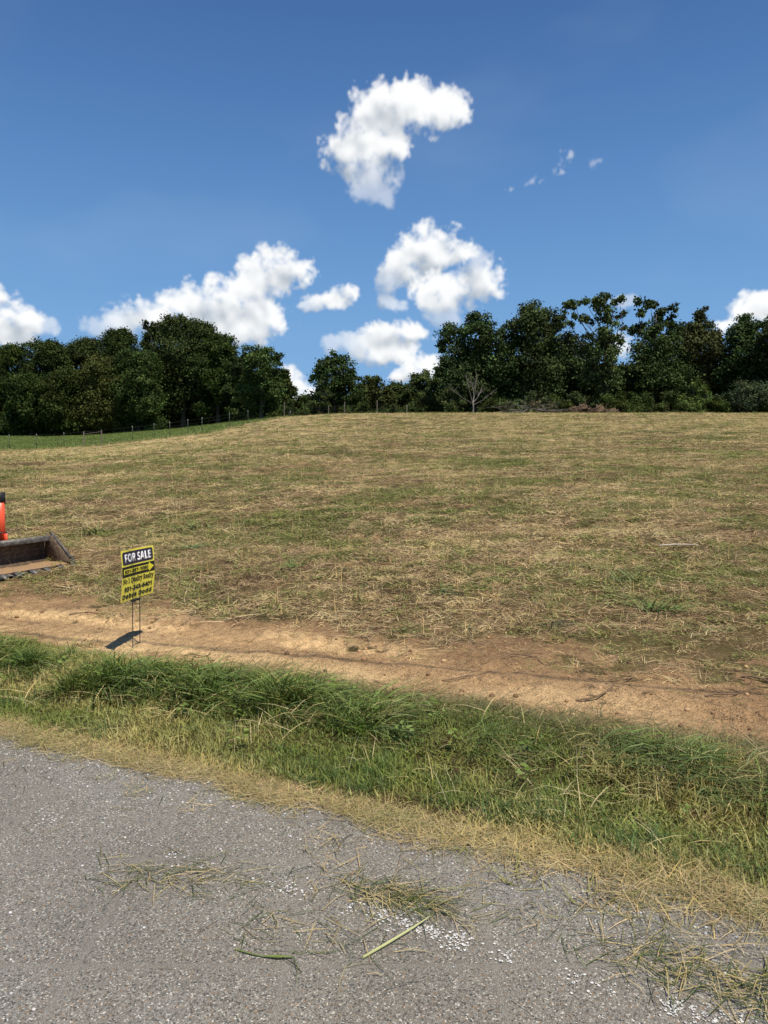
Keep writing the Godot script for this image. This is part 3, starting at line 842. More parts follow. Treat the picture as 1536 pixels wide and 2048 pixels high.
func make_debris() -> void:
	# clods and crumbs of clay
	rng.seed = 303
	var a := []; var ac := PackedColorArray()
	var clod := lump(0.5, 5, 0.35)
	for i in 1300:
		var p := at_st(rng.randf_range(-5.0, 7.5), 0.0)
		var ts := Vector2(rng.randf_range(-5.0, 7.5), rng.randf_range(1.6, 4.4))
		if ts.y > dirt_end(ts.x) + 0.3: continue
		p = at_st(ts.x, ts.y)
		var q := rng.randf()
		var r := 0.004 + 0.02 * pow(q, 6.0)
		a.append(Transform3D(Basis(Vector3(rng.randfn(), rng.randfn(), rng.randfn()).normalized(), rng.randf() * TAU).scaled(Vector3(r, r * 0.8, r) * 2.0), Vector3(p.x, ground(p.x, p.y) + r * 0.25, p.y)))
		ac.append(tint(Color(0.4, 0.25, 0.125) if rng.randf() < 0.7 else Color(0.2, 0.115, 0.06)))
	tag(many("clay_clods", clod, leafy("crumbly_clay", 0.0), a, ac), "loose crumbs and clods of tan clay on the dirt track", "clods", "", "stuff")
	a = []; ac = PackedColorArray()
	for i in 7500:
		var ts := Vector2(rng.randf_range(-5.0, 7.5), rng.randf_range(1.45, 4.2))
		if ts.y > dirt_end(ts.x) + 0.3 or rng.randf() > 0.35 + 0.4 * sstep(0.0, 3.5, ts.x) + 0.9 * n_mid.get_noise_2d(ts.x * 40.0, ts.y * 60.0): continue
		var p := at_st(ts.x, ts.y)
		a.append(laid(p.x, p.y, rng.randf_range(0.25, 0.8), 0.8)); ac.append(tint(Color(0.13, 0.085, 0.05) if rng.randf() < 0.6 else Color(0.46, 0.35, 0.2), 0.4))
	tag(many("dirt_litter", blades(5, 0.1, 0.04, 0.2, 0.08, 0.12, 0.007, 2, 41), mats.dry_blades, a, ac), "brown and tan plant scraps scattered over the dirt track", "litter", "", "stuff")
	# loose gravel on the road margin
	a = []; ac = PackedColorArray()
	for i in 5200:
		var s := -absf(rng.randfn()) * 0.28 + 0.04
		var t := rng.randf_range(-5.0, 6.0)
		if rng.randf() < sstep(0.0, 3.0, t) * 0.6: continue
		if rng.randf() < 0.25: s = rng.randf_range(-2.6, 0.0)
		var p := at_st(t, s)
		var r := rng.randf_range(0.0025, 0.0065)
		a.append(Transform3D(Basis(Vector3(rng.randfn(), rng.randfn(), rng.randfn()).normalized(), rng.randf() * TAU).scaled(Vector3(r, r * 0.7, r) * 2.0), Vector3(p.x, 0.0065 + r * 0.3, p.y)))
		ac.append(tint(Color(0.42, 0.41, 0.38), 0.4))
	tag(many("loose_gravel", clod, mats.crumbly_clay, a, ac), "pale loose gravel scattered along the margin of the asphalt", "gravel", "", "stuff")
	# single stems blown over the asphalt
	a = []; ac = PackedColorArray()
	for i in 330:
		var t := rng.randf_range(-3.5, 5.0)
		var s := -rng.randf_range(0.0, 1.0) * rng.randf_range(0.2, 1.6) - 0.05
		var p := at_st(t, s)
		var q := rng.randf_range(0.4, 1.1)
		a.append(Transform3D(Basis(Vector3.UP, rng.randf() * TAU).scaled(Vector3(q, q, q)), Vector3(p.x, 0.011, p.y)))
		ac.append(tint(Color(0.06, 0.075, 0.03) if rng.randf() < 0.55 else Color(0.36, 0.29, 0.14)))
	tag(many("scattered_stems", blades(1, 0.0, 0.16, 0.17, 0.05, 0.02, 0.0032, 4, 40, Vector2.ZERO, 0.2), mats.dry_blades, a, ac), "single cut stems scattered over the asphalt", "stems", "", "stuff")
	# heaps of clippings on the road, each its own thing
	var heaps := [
		[Vector2(0.02, -2.76), 0.42, 0.1, 0.42, 300, "small matted heap of green clippings on the paint line, nearest the pale stalk"],
		[Vector2(-0.86, -2.9), 0.5, 0.14, 0.1, 150, "thin scatter of green clippings near the left end of the paint line"],
		[Vector2(1.12, -2.26), 0.75, 0.17, 0.46, 520, "large tangle of green clippings at the lower right corner of the road"],
		[Vector2(-0.32, -2.55), 0.55, 0.2, 0.3, 75, "loose dark green stems on the asphalt left of the pale stalk"]]
	var hi := 0
	for h in heaps:
		rng.seed = 400 + hi
		var v := PackedVector3Array(); var c := PackedColorArray()
		var dir := Vector2(cos(h[3]), sin(h[3]))
		for i in h[4]:
			var o: Vector2 = dir * rng.randfn() * h[1] * 0.36 + Vector2(-dir.y, dir.x) * rng.randfn() * h[2] * 0.45
			var yaw := atan2(dir.y, dir.x) + rng.randfn() * 0.9
			var L := rng.randf_range(0.04, 0.2)
			var u := Vector3(cos(yaw), 0, sin(yaw))
			var sd := Vector3(-u.z, rng.randf_range(-0.5, 0.5), u.x).normalized() * 0.0013
			var hp := exp(-(o.length() / h[1]) * 3.0) * 0.025 * (1.0 if h[4] > 300 else 0.2)
			var p := Vector3(o.x, 0.003 + hp * rng.randf(), o.y)
			var q := p + u * L * 0.5 + Vector3(0, rng.randf_range(0, 0.012), 0) + Vector3(rng.randfn(), 0, rng.randfn()) * 0.008
			var e := q + u * L * 0.5 + Vector3(rng.randfn(), 0, rng.randfn()) * 0.014 - Vector3(0, q.y - 0.003, 0)
			var col := tint([Color(0.10, 0.13, 0.035), Color(0.06, 0.085, 0.03), Color(0.4, 0.32, 0.15)][[0, 2, 1, 2][rng.randi() % 4]])
			for m in [p - sd, p + sd, q + sd, p - sd, q + sd, q - sd, q - sd, q + sd, e]: v.append(m); c.append(col)
		var o2 := put("clipping_heap", arrays(v, c), mats.dry_blades)
		o2.position = Vector3(h[0].x, 0.007, h[0].y)
		tag(o2, h[5], "clippings", "clippings on the road")
		hi += 1
	# the pale thick stalk and the seed head lying on the asphalt
	var st := start()
	tube(st, [Vector3(0, 0.008, 0), Vector3(0.08, 0.011, -0.07), Vector3(0.17, 0.012, -0.155), Vector3(0.235, 0.018, -0.215)], [0.005, 0.0052, 0.0042, 0.0018], 7)
	var stalk := put("cut_stalk", done(st, true), mat("pale_stalk", Color(0.42, 0.43, 0.2), 0.6))
	stalk.position = Vector3(-0.07, 0.006, -2.39)
	tag(stalk, "thick pale green cut stalk lying diagonally on the asphalt", "stalk")
	st = start()
	tube(st, [Vector3(0, 0.006, 0), Vector3(0.05, 0.01, 0.008), Vector3(0.1, 0.007, 0.006)], [0.002, 0.0065, 0.002], 5)
	tube(st, [Vector3(-0.1, 0.004, -0.04), Vector3(-0.04, 0.006, -0.012), Vector3(0, 0.006, 0)], [0.002, 0.0025, 0.002], 5)
	var pod := put("leaf_stem", done(st, true), mat("fresh_leaf", Color(0.13, 0.17, 0.04), 0.6))
	pod.position = Vector3(-0.4, 0.006, -2.4)
	tag(pod, "curled green leaf with its dark stem on the asphalt, left of the pale stalk", "leaf")
	# roots and twigs on the dirt and in the field
	var twigs := [
		[Vector2(1.97, -5.88), 0.62, 0.011, 1.9, "long bent pale root curling across the dirt at right"],
		[Vector2(1.0, -6.35), 0.75, 0.009, -0.15, "thin looping root on the dirt near the middle"],
		[Vector2(0.45, -5.75), 0.5, 0.007, 0.3, "dark forked twig on the dirt behind the tall grass"],
		[Vector2(2.3, -5.3), 0.5, 0.01, -0.1, "dark branched root on the near edge of the dirt at right"],
		[Vector2(-1.75, -6.5), 0.38, 0.009, -0.08, "dark twig on the dirt right of the sign stakes"],
		[Vector2(-3.4, -6.85), 0.36, 0.006, -0.05, "thin dark twig on the dirt at the left edge"],
		[Vector2(-1.25, -6.15), 0.2, 0.008, -0.2, "short dark stick on the dirt, second right of the sign"],
		[Vector2(-3.45, -8.15), 0.42, 0.012, -0.5, "dark brown stick at the upper edge of the dirt left of the sign"],
		[Vector2(2.75, -5.7), 0.5, 0.012, 0.7, "tangled dark root at the right edge of the dirt"],
		[Vector2(1.35, -5.2), 0.6, 0.01, -0.12, "straight dark stick half buried in front of the middle dirt"]]
	hi = 0
	for w in twigs:
		rng.seed = 500 + hi
		st = start()
		var p := Vector3.ZERO
		var an: float = w[3]
		var pts := []; var rad := []
		var curl := rng.randf_range(-0.35, 0.35) if hi > 1 else 0.42
		for k in 8:
			pts.append(Vector3(p.x, ground(w[0].x + p.x, w[0].y + p.z) + float(w[2]) * 0.9 + 0.03 * sin(k * 0.9) * float(w[1]), p.z))
			rad.append(lerpf(w[2], float(w[2]) * 0.35, k / 7.0) * 0.75)
			p += Vector3(cos(an), 0, sin(an)) * float(w[1]) / 7.0
			an += curl + rng.randfn() * 0.15
		tube(st, pts, rad, 6)
		for m in 3:
			var o: Vector3 = pts[2 + m * 2]
			var a2 := an + rng.randfn() * 1.5
			var e := o + Vector3(cos(a2), 0.1, sin(a2)) * float(w[1]) * 0.22
			tube(st, [o, o.lerp(e, 0.5) + Vector3(0, 0.01, 0), e], [float(w[2]) * 0.5, float(w[2]) * 0.4, float(w[2]) * 0.15], 5)
		var o3 := put("twig", done(st, true), mat("twig_wood", Color(0.17, 0.115, 0.07), 0.9) if hi != 0 else mat("pale_root", Color(0.2, 0.13, 0.075), 0.9))
		o3.position = Vector3(w[0].x, 0, w[0].y)
		tag(o3, w[4], "twig", "twigs and roots on the dirt")
		hi += 1
	# pale broken stick lying in the field at right
	st = start()
	tube(st, [Vector3(-0.3, 0.05, 0.04), Vector3(-0.05, 0.06, 0), Vector3(0.3, 0.055, -0.03)], [0.008, 0.011, 0.007], 6)
	var stick := put("stick", done(st, true), mat("peeled_wood", Color(0.5, 0.46, 0.38), 0.8))
	stick.position = Vector3(4.3, ground(4.3, -10.9), -10.9)
	tag(stick, "pale broken stick lying in the mown field at right", "stick")
	# grass tussock by the sign, clumps of fresh grass thrown on the field
	var tufts := [[Vector2(-2.78, -6.98), 0.9, Color(0.3, 0.22, 0.1), "dry tussock on the dirt left of the sign stakes"], [Vector2(-3.05, -12.1), 1.6, Color(0.16, 0.26, 0.11), "pale green flattened weed clump in the field behind the sign"], [Vector2(-1.2, -10.6), 1.5, Color(0.13, 0.2, 0.045), "bright green grass clump in the field right of the sign"], [Vector2(0.75, -9.0), 1.1, Color(0.07, 0.12, 0.035), "dark green weed at the lower middle of the mown field"], [Vector2(2.9, -8.0), 1.8, Color(0.12, 0.19, 0.045), "leafy bright green clump in the field above the dirt at right"], [Vector2(3.0, -9.3), 1.7, Color(0.17, 0.21, 0.075), "long pale green cut grass swath in the field at right"], [Vector2(1.75, -7.45), 1.1, Color(0.1, 0.095, 0.05), "dark upright dried weed at the field edge in the middle right"], [Vector2(-5.2, -13.6), 2.4, Color(0.19, 0.23, 0.07), "long pale green grass lying behind the loader bucket"], [Vector2(-3.4, -13.9), 2.2, Color(0.19, 0.24, 0.07), "long green grass lying in the field right of the loader bucket"]]
	hi = 0
	for w in tufts:
		var o4 := put("grass_clump", blades(70, 0.12, 0.12, 0.3, 0.45, 0.35, 0.008, 3, 600 + hi), mat_tinted(w[2]))
		o4.transform = Transform3D(Basis.from_scale(Vector3(w[1], float(w[1]) * 0.7, w[1])), Vector3(w[0].x, ground(w[0].x, w[0].y), w[0].y))
		tag(o4, w[3], "grass clump", "green clumps in the field")
		hi += 1

func mat_tinted(c: Color) -> StandardMaterial3D:
	var m := StandardMaterial3D.new()
	m.albedo_color = c.linear_to_srgb()
	m.vertex_color_use_as_albedo = true
	m.cull_mode = BaseMaterial3D.CULL_DISABLED
	m.roughness = 0.8
	return m

func lump(r: float, rings: int, rough: float) -> ArrayMesh:
	var s := SphereMesh.new()
	s.radius = r; s.height = r * 2; s.radial_segments = rings + 2; s.rings = rings - 1
	var a := s.get_mesh_arrays()
	var v: PackedVector3Array = a[Mesh.ARRAY_VERTEX]
	for i in v.size():
		v[i] *= 1.0 + rough * n_fine.get_noise_3dv(v[i].snapped(Vector3.ONE * 0.001) * 300.0 + Vector3.ONE * 40)
	var st := start()
	var idx: PackedInt32Array = a[Mesh.ARRAY_INDEX]
	for i in idx: st.add_vertex(v[i])
	return done(st)

# ---------------------------------------------------------------- trees
func leaf_cloud(lobes: Array, hue: Color, sd: int, leaf := 0.3, fill := 1.0) -> ArrayMesh:
	# leaf sprays gathered in clumps on the shell of each lobe
	var r := RandomNumberGenerator.new()
	r.seed = sd
	var v := PackedVector3Array(); var c := PackedColorArray()
	for L in lobes:
		var o: Vector3 = L[0]
		var R: float = L[1]
		var clumps := maxi(5, int(R * R * 10.0))
		var per := maxi(6, int(4.0 * PI * R * R * 52.0 * fill / clumps))
		for k in clumps:
			var d := Vector3(r.randfn(), r.randfn() * 0.9 + 0.12, r.randfn()).normalized()
			var q := o + d * R * (r.randf_range(0.55, 1.0) if R > 1.1 else r.randf_range(0.2, 1.25)) * Vector3(1, 0.88, 1)
			var size := R * r.randf_range(0.16, 0.3) + 0.14
			var tone := exp(r.randfn() * 0.3)
			var warm := r.randf_range(0.9, 1.15)
			for m in per:
				var g := Vector3(r.randfn(), r.randfn() * 0.75, r.randfn())
				var p := q + g * size * 0.62
				var nn := (d * 0.5 + Vector3(r.randfn(), r.randfn() + 0.5, r.randfn()) * 0.7).normalized()
				var u := nn.cross(Vector3(r.randfn(), r.randfn(), r.randfn())).normalized()
				var w := nn.cross(u)
				var l := leaf * r.randf_range(0.55, 1.25)
				var t := tone * r.randf_range(0.7, 1.3)
				var col := Color(hue.r * t * warm, hue.g * t, hue.b * t)
				var a := p - u * l * 0.5; var b := p + w * l * 0.3 + nn * l * 0.08; var e := p + u * l * 0.55; var f := p - w * l * 0.3 + nn * l * 0.08
				v.append(a); v.append(b); v.append(e); v.append(a); v.append(e); v.append(f)
				for z in 6: c.append(col)
	return arrays(v, c)

func limbs(lobes: Array, height: float, girth: float, sd: int, bare := false) -> ArrayMesh:
	var r := RandomNumberGenerator.new()
	r.seed = sd
	var st := start()
	var pts := []; var rad := []
	var lean := Vector3(r.randfn() * 0.03, 0, r.randfn() * 0.03)
	for k in 7:
		var f := k / 6.0
		pts.append(Vector3(lean.x * f * height + r.randfn() * 0.06 * f, -0.3 + f * height * 0.86, lean.z * f * height + r.randfn() * 0.06 * f))
		rad.append(girth * (1.25 - f * 1.1) if k > 0 else girth * 1.5)
	tube(st, pts, rad, 8)
	for L in lobes:
		var e: Vector3 = L[0]
		var f := clampf(e.y / height * 0.62, 0.12, 0.8)
		var o: Vector3 = pts[int(f * 6)].lerp(pts[mini(int(f * 6) + 1, 6)], f * 6 - int(f * 6))
		var mid := o.lerp(e, 0.5) + Vector3(r.randfn(), r.randfn() - 0.5, r.randfn()) * 0.08 * o.distance_to(e)
		var g := girth * 0.42 * (1.15 - f)
		tube(st, [o, mid, e], [g, g * 0.65, g * 0.2], 5)
	return done(st, true)

func tree(called: String, label: String, category: String, group: String, x: float, z: float, lobes: Array, height: float, hue: Color, sd: int, leaf := 0.3, fill := 1.0) -> Node3D:
	var o := base(called, Vector3(x, hill(x, z), z))
	rng.seed = sd
	hue = Color(hue.r * rng.randf_range(0.88, 1.05), hue.g * rng.randf_range(0.92, 1.06), hue.b * rng.randf_range(0.85, 1.2))
	put("trunk", limbs(lobes, height, 0.02 * height + 0.03, sd), mats.bark, o)
	put("crown", leaf_cloud(lobes, hue, sd + 1, leaf, fill), mats.foliage, o)
	tag(o, label, category, group)
	return o

func auto_lobes(h: float, w: float, sd: int) -> Array:
	var r := RandomNumberGenerator.new()
	r.seed = sd
	var out := []
	var low := 0.1
	var n := 15
	for i in n:
		var f := low + (1.0 - low) * (i + 0.5) / n
		var env := sqrt(maxf(0.04, 1.0 - pow((f - 0.48) / 0.6, 2.0)))
		var R := w * r.randf_range(0.16, 0.25) * (0.75 + 0.35 * env)
		var a := i * 2.4 + r.randfn() * 0.4
		var rad := maxf(0.0, w * 0.5 * env - R) * r.randf_range(0.6, 1.1)
		out.append([Vector3(cos(a) * rad, minf(f * h, h - R), sin(a) * rad), R])
	out.append([Vector3(r.randfn() * 0.1 * w, h - w * 0.13, 0), w * 0.13])
	out.append([Vector3(0, h * 0.5, 0), w * 0.26])
	return out

const TREE_LOOK := {
	"R1": ["lobed dark tree at the left end of the right-hand wood, rising beside the sky gap", 0.9], "R2": ["lower dark tree between the two tall lobed trees of the right-hand wood", 0.9], "R3": ["tall round-topped tree beside the vine-covered arching tree, on its left", 1.0],
	"R4": ["vine-covered tree with one arm arching out to the left over a gap of sky", 1.35], "R5": ["tallest open-crowned tree of the right-hand wood, right of the arching tree", 0.85], "R6": ["pointed tree with a brownish tinge, second tall tree from the right edge", 1.0],
	"R7": ["dark tree squeezed between the open-crowned and the pointed tree at right", 0.8], "R8": ["broad dense tree of the right-hand wood next to the right edge", 0.9], "R9": ["dark tree cut by the right edge of the frame", 0.85], "R10": ["low dark tree filling the space below the arching arm", 0.95],
	"M1": ["single leaning dark tree standing out between the two woods", 0.8], "L8": ["biggest broad oak-like tree at the crest of the left-hand wood", 0.95], "L11": ["lighter open tree at the right end of the left-hand wood", 1.05],
	"L1": ["dark tree cut by the left edge of the frame", 0.8], "L2": ["dark rounded tree second from the left edge, behind the pasture", 0.85], "L3": ["dark rounded tree third from the left edge of the left-hand wood", 0.8], "L4": ["dark tree left of the raised middle of the left-hand wood", 0.85], "L5": ["tall tree just left of the biggest tree of the left-hand wood", 0.85],
	"L6": ["brownish lower tree in front of the left-hand wood", 1.15], "L7": ["narrow tree top squeezed against the left of the biggest oak-like tree", 0.8], "L9": ["rounded shoulder tree right of the biggest oak-like tree", 0.85], "L10": ["wide low-crowned tree standing before the biggest tree at left", 0.95], "L12": ["low dark tree at the pasture edge near the left frame edge", 0.85], "L13": ["low dark tree at the pasture edge, behind the fence brace", 0.8], "L14": ["small dark tree between the shoulder tree and the lighter end tree at left", 0.85],
	"M2": ["small rounded tree just right of the leaning middle tree", 0.95], "M3": ["small tree in the middle of the low row between the woods", 1.0], "M4": ["yellow-green small tree topping the low row between the woods", 1.45], "M5": ["small feathery tree touching the right-hand wood", 1.05], "M6": ["lowest round tree in the row between the woods", 0.95], "M7": ["low round tree before the yellow-green one", 0.95], "M8": ["low tree tucked behind the right side of the leaning tree", 0.9]}

const SHRUB_LOOK := {
	"S1": "low bush at the foot of the sky gap beside the left-hand wood", "S2": "light green bush left of the leaning middle tree", "S3": "green bush at the left foot of the leaning middle tree", "S4": "bright yellow-green shrub at the edge of the right-hand wood", "S5": "wide greyish-green shrub near the right edge of the wood", "S6": "green shrub below the open-crowned tree, right of the root heap", "S7": "pale-leaved shrub behind the brush pile", "S8": "dark shrub behind the root heap, left part", "S9": "dark shrub left of the bare sapling", "S10": "dark shrub right of the bare sapling", "S11": "dark shrub left of the bright yellow-green shrub", "S12": "dark shrub directly behind the root heap", "S13": "low dark bush right of the leaning middle tree", "S14": "dark bush under the yellow-green small tree", "S15": "dark shrub between the root heap and the bright shrub", "S16": "dark shrub between the bright and the greyish shrub", "S17": "low dark bush in the middle of the row between the woods", "S18": "dark shrub cut by the right edge of the frame", "S19": "low bush at the right foot of the leaning middle tree", "S20": "small bush at the foot of the left-hand wood's right end", "S21": "low silvery bush at the front of the brush pile"}

func make_woods() -> void:
	var fo := leafy("foliage", 0.25)
	fo.metallic_specular = 0.2
	var g := Color(0.062, 0.086, 0.024)
	var k := 0
	for id in HERO:
		var d: Array = HERO[id]
		var lobes := []
		rng.seed = 700 + k
		var top := 0.0
		for L in d[2]:
			var zz := rng.randf_range(-0.9, 0.9) * minf(float(L[2]) * 0.8 + 0.3, 2.0)
			lobes.append([Vector3(L[0], L[1], zz), float(L[2]) * 1.12])
			top = maxf(top, float(L[1]) + float(L[2]))
		var hue: Color = g * TREE_LOOK[id][1]
		if id in ["R6"]: hue = Color(hue.r * 1.2, hue.g, hue.b * 1.1)
		elif id.begins_with("R"): hue = Color(hue.r * 0.95, hue.g, hue.b * 1.12)
		tree("broadleaf_tree", TREE_LOOK[id][0], "tree", "trees of the woods along the crest", d[0], d[1], lobes, top, hue, 710 + k * 3, 0.34, 0.9 if id in ["R4", "R5", "M1", "L11"] else 1.0)
		k += 1
	for id in AUTO:
		var d: Array = AUTO[id]
		var hue: Color = g * TREE_LOOK[id][1]
		if id == "L6": hue = Color(hue.r * 1.15, hue.g, hue.b)
		tree("broadleaf_tree", TREE_LOOK[id][0], "tree", "trees of the woods along the crest", d[0], d[1], auto_lobes(d[2], d[3] * 1.12, 900 + k), d[2], hue, 910 + k * 3, 0.32)
		k += 1
	for id in SHRUB:
		var d: Array = SHRUB[id]
		var lobes := []
		rng.seed = 1200 + k
		for i in 7:
			var R: float = d[3] * rng.randf_range(0.16, 0.27)
			lobes.append([Vector3(rng.randf_range(-0.5, 0.5) * (float(d[3]) - R), maxf(R * 0.7, float(d[2]) * rng.randf_range(0.15, 0.95) - R * 0.8), rng.randf_range(-0.7, 0.7)), R])
		lobes.append([Vector3(0, float(d[2]) - float(d[3]) * 0.2, 0), float(d[3]) * 0.2])
		var hue: Color = g * {"S4": 1.9, "S2": 1.5, "S5": 1.25, "S6": 1.3, "S7": 1.5, "S21": 1.9}.get(id, 0.95)
		if id in ["S5", "S7", "S21"]: hue = Color(hue.r, hue.g, hue.b * 1.6)
		tree("shrub", SHRUB_LOOK[id], "shrub", "shrubs along the edge of the woods", d[0], d[1], lobes, d[2], hue, 1210 + k * 3, 0.2, 1.5)
		k += 1
	# the depth of the woods behind the trees one can tell apart
	rng.seed = 1500
	var a := []; var c := PackedColorArray()
	for part in [[-76.0, -17.0, 119.0, 142.0, 9.5, 1500], [9.0, 64.0, 94.0, 112.0, 7.0, 1500], [-13.0, 10.0, 107.0, 118.0, 3.6, 420]]:
		for i in part[5]:
			var x := rng.randf_range(part[0], part[1])
			var z := -rng.randf_range(part[2], part[3])
			var s := rng.randf_range(0.8, 1.3)
			a.append(Transform3D(Basis(Vector3.UP, rng.randf() * TAU).scaled(Vector3(s, s, s)), Vector3(x, hill(x, z) + rng.randf() * float(part[4]), z)))
			c.append(tint(Color(1, 1, 1)))
	tag(many("wood_interior", leaf_cloud([[Vector3.ZERO, 1.1]], g, 1501, 0.4, 1.0), fo, a, c), "dark depth of foliage behind the front trees of the woods", "foliage", "", "stuff")
	# bare sapling in front of the right-hand wood
	var o := base("bare_sapling", Vector3(9.55, hill(9.55, -81.0), -81.0))
	var st := start()
	tube(st, [Vector3(0, -0.2, 0), Vector3(0.05, 0.7, 0), Vector3(0.0, 1.4, 0)], [0.1, 0.075, 0.06], 7)
	put("trunk", done(st, true), mats.grey_wood, o)
	rng.seed = 1600
	for b in [[Vector3(-0.1, 3.4, 0.1), 0.075], [Vector3(0.9, 2.6, 0), 0.075], [Vector3(-2.4, 2.7, 0.2), 0.05], [Vector3(0.35, 4.4, -0.1), 0.055], [Vector3(-0.8, 4.2, 0), 0.045], [Vector3(2.2, 2.5, 0.3), 0.04]]:
		st = start()
		var s0 := Vector3(0.0, 1.0 + rng.randf() * 0.4, 0)
		var e: Vector3 = b[0]
		var mid := s0.lerp(e, 0.45) + Vector3(rng.randfn() * 0.1, -0.12, 0)
		tube(st, [s0, mid, e], [b[1] * 0.65, b[1] * 0.45, 0.012], 5)
		for m in 7:
			var q := mid.lerp(e, rng.randf())
			var dd := ((e - s0).normalized() + Vector3(rng.randfn(), rng.randf(), rng.randfn() * 0.5) * 0.7).normalized() * rng.randf_range(0.4, 1.0)
			tube(st, [q, q + dd * 0.5 + Vector3(0, 0.04, 0), q + dd], [b[1] * 0.28, b[1] * 0.2, 0.008], 4)
		put("branch", done(st, true), mats.grey_wood, o)
	tag(o, "bare pale sapling with forked branches before the right-hand wood", "tree")
	# pushed-up brush: bleached branches with wilted leaves
	o = base("brush_pile", Vector3(15.6, hill(15.6, -80.5), -80.5))
	for m in 34:
		st = start()
		var q := Vector3(rng.randf_range(-3.2, 3.4), rng.randf_range(0.05, 1.1), rng.randf_range(-0.8, 0.8))
		var dd := Vector3(rng.randfn(), rng.randfn() * 0.25, rng.randfn() * 0.4).normalized() * rng.randf_range(0.5, 1.6)
		tube(st, [q - dd, q + Vector3(rng.randfn(), rng.randfn(), 0) * 0.1, q + dd], [0.05, 0.04, 0.012], 5)
		put("branch", done(st, true), mats.grey_wood, o)
	var wl := []
	for m in 12: wl.append([Vector3(rng.randf_range(-3.4, 3.4), rng.randf_range(0.1, 1.0), rng.randf_range(-0.8, 0.3)), rng.randf_range(0.35, 0.65)])
	put("wilted_leaves", leaf_cloud(wl, Color(0.11, 0.105, 0.06), 1700, 0.16, 0.9), fo, o)
	tag(o, "pile of bleached branches and wilted leaves at the crest, right of the sapling", "brush pile")
	o = base("root_heap", Vector3(22.4, hill(22.4, -80.5), -80.5))
	for m in 9:
		var b := put("earth_lump", lump(0.5, 16, 1.1), mats.rooty_earth, o)
		b.transform = Transform3D(Basis(Vector3.UP, rng.randf() * TAU).scaled(Vector3(rng.randf_range(0.9, 1.6), rng.randf_range(0.5, 1.3) * (1.5 if m == 2 else 1.0), 1.0)), Vector3(-2.2 + m * 0.55, 0.12 if m != 2 else 0.5, rng.randf_range(-0.3, 0.3)))
	for m in 22:
		st = start()
		var q := Vector3(rng.randf_range(-2.3, 2.4), rng.randf_range(0.1, 0.7), rng.randf_range(-0.2, 0.5))
		var dd := Vector3(rng.randfn(), rng.randfn() * 0.5 + 0.2, 0.4 * rng.randfn()).normalized() * rng.randf_range(0.3, 0.9)
		if m == 0:
			q = Vector3(-0.9, 1.0, 0.1); dd = Vector3(-0.15, 0.9, 0.0)
		tube(st, [q - dd * 0.4, q + Vector3(rng.randfn() * 0.06, 0, 0), q + dd], [0.07, 0.05, 0.012], 5)
		put("root", done(st, true), mats.rooty_earth, o)
	tag(o, "brown heap of earth and torn roots at the crest under the arching tree", "root heap")

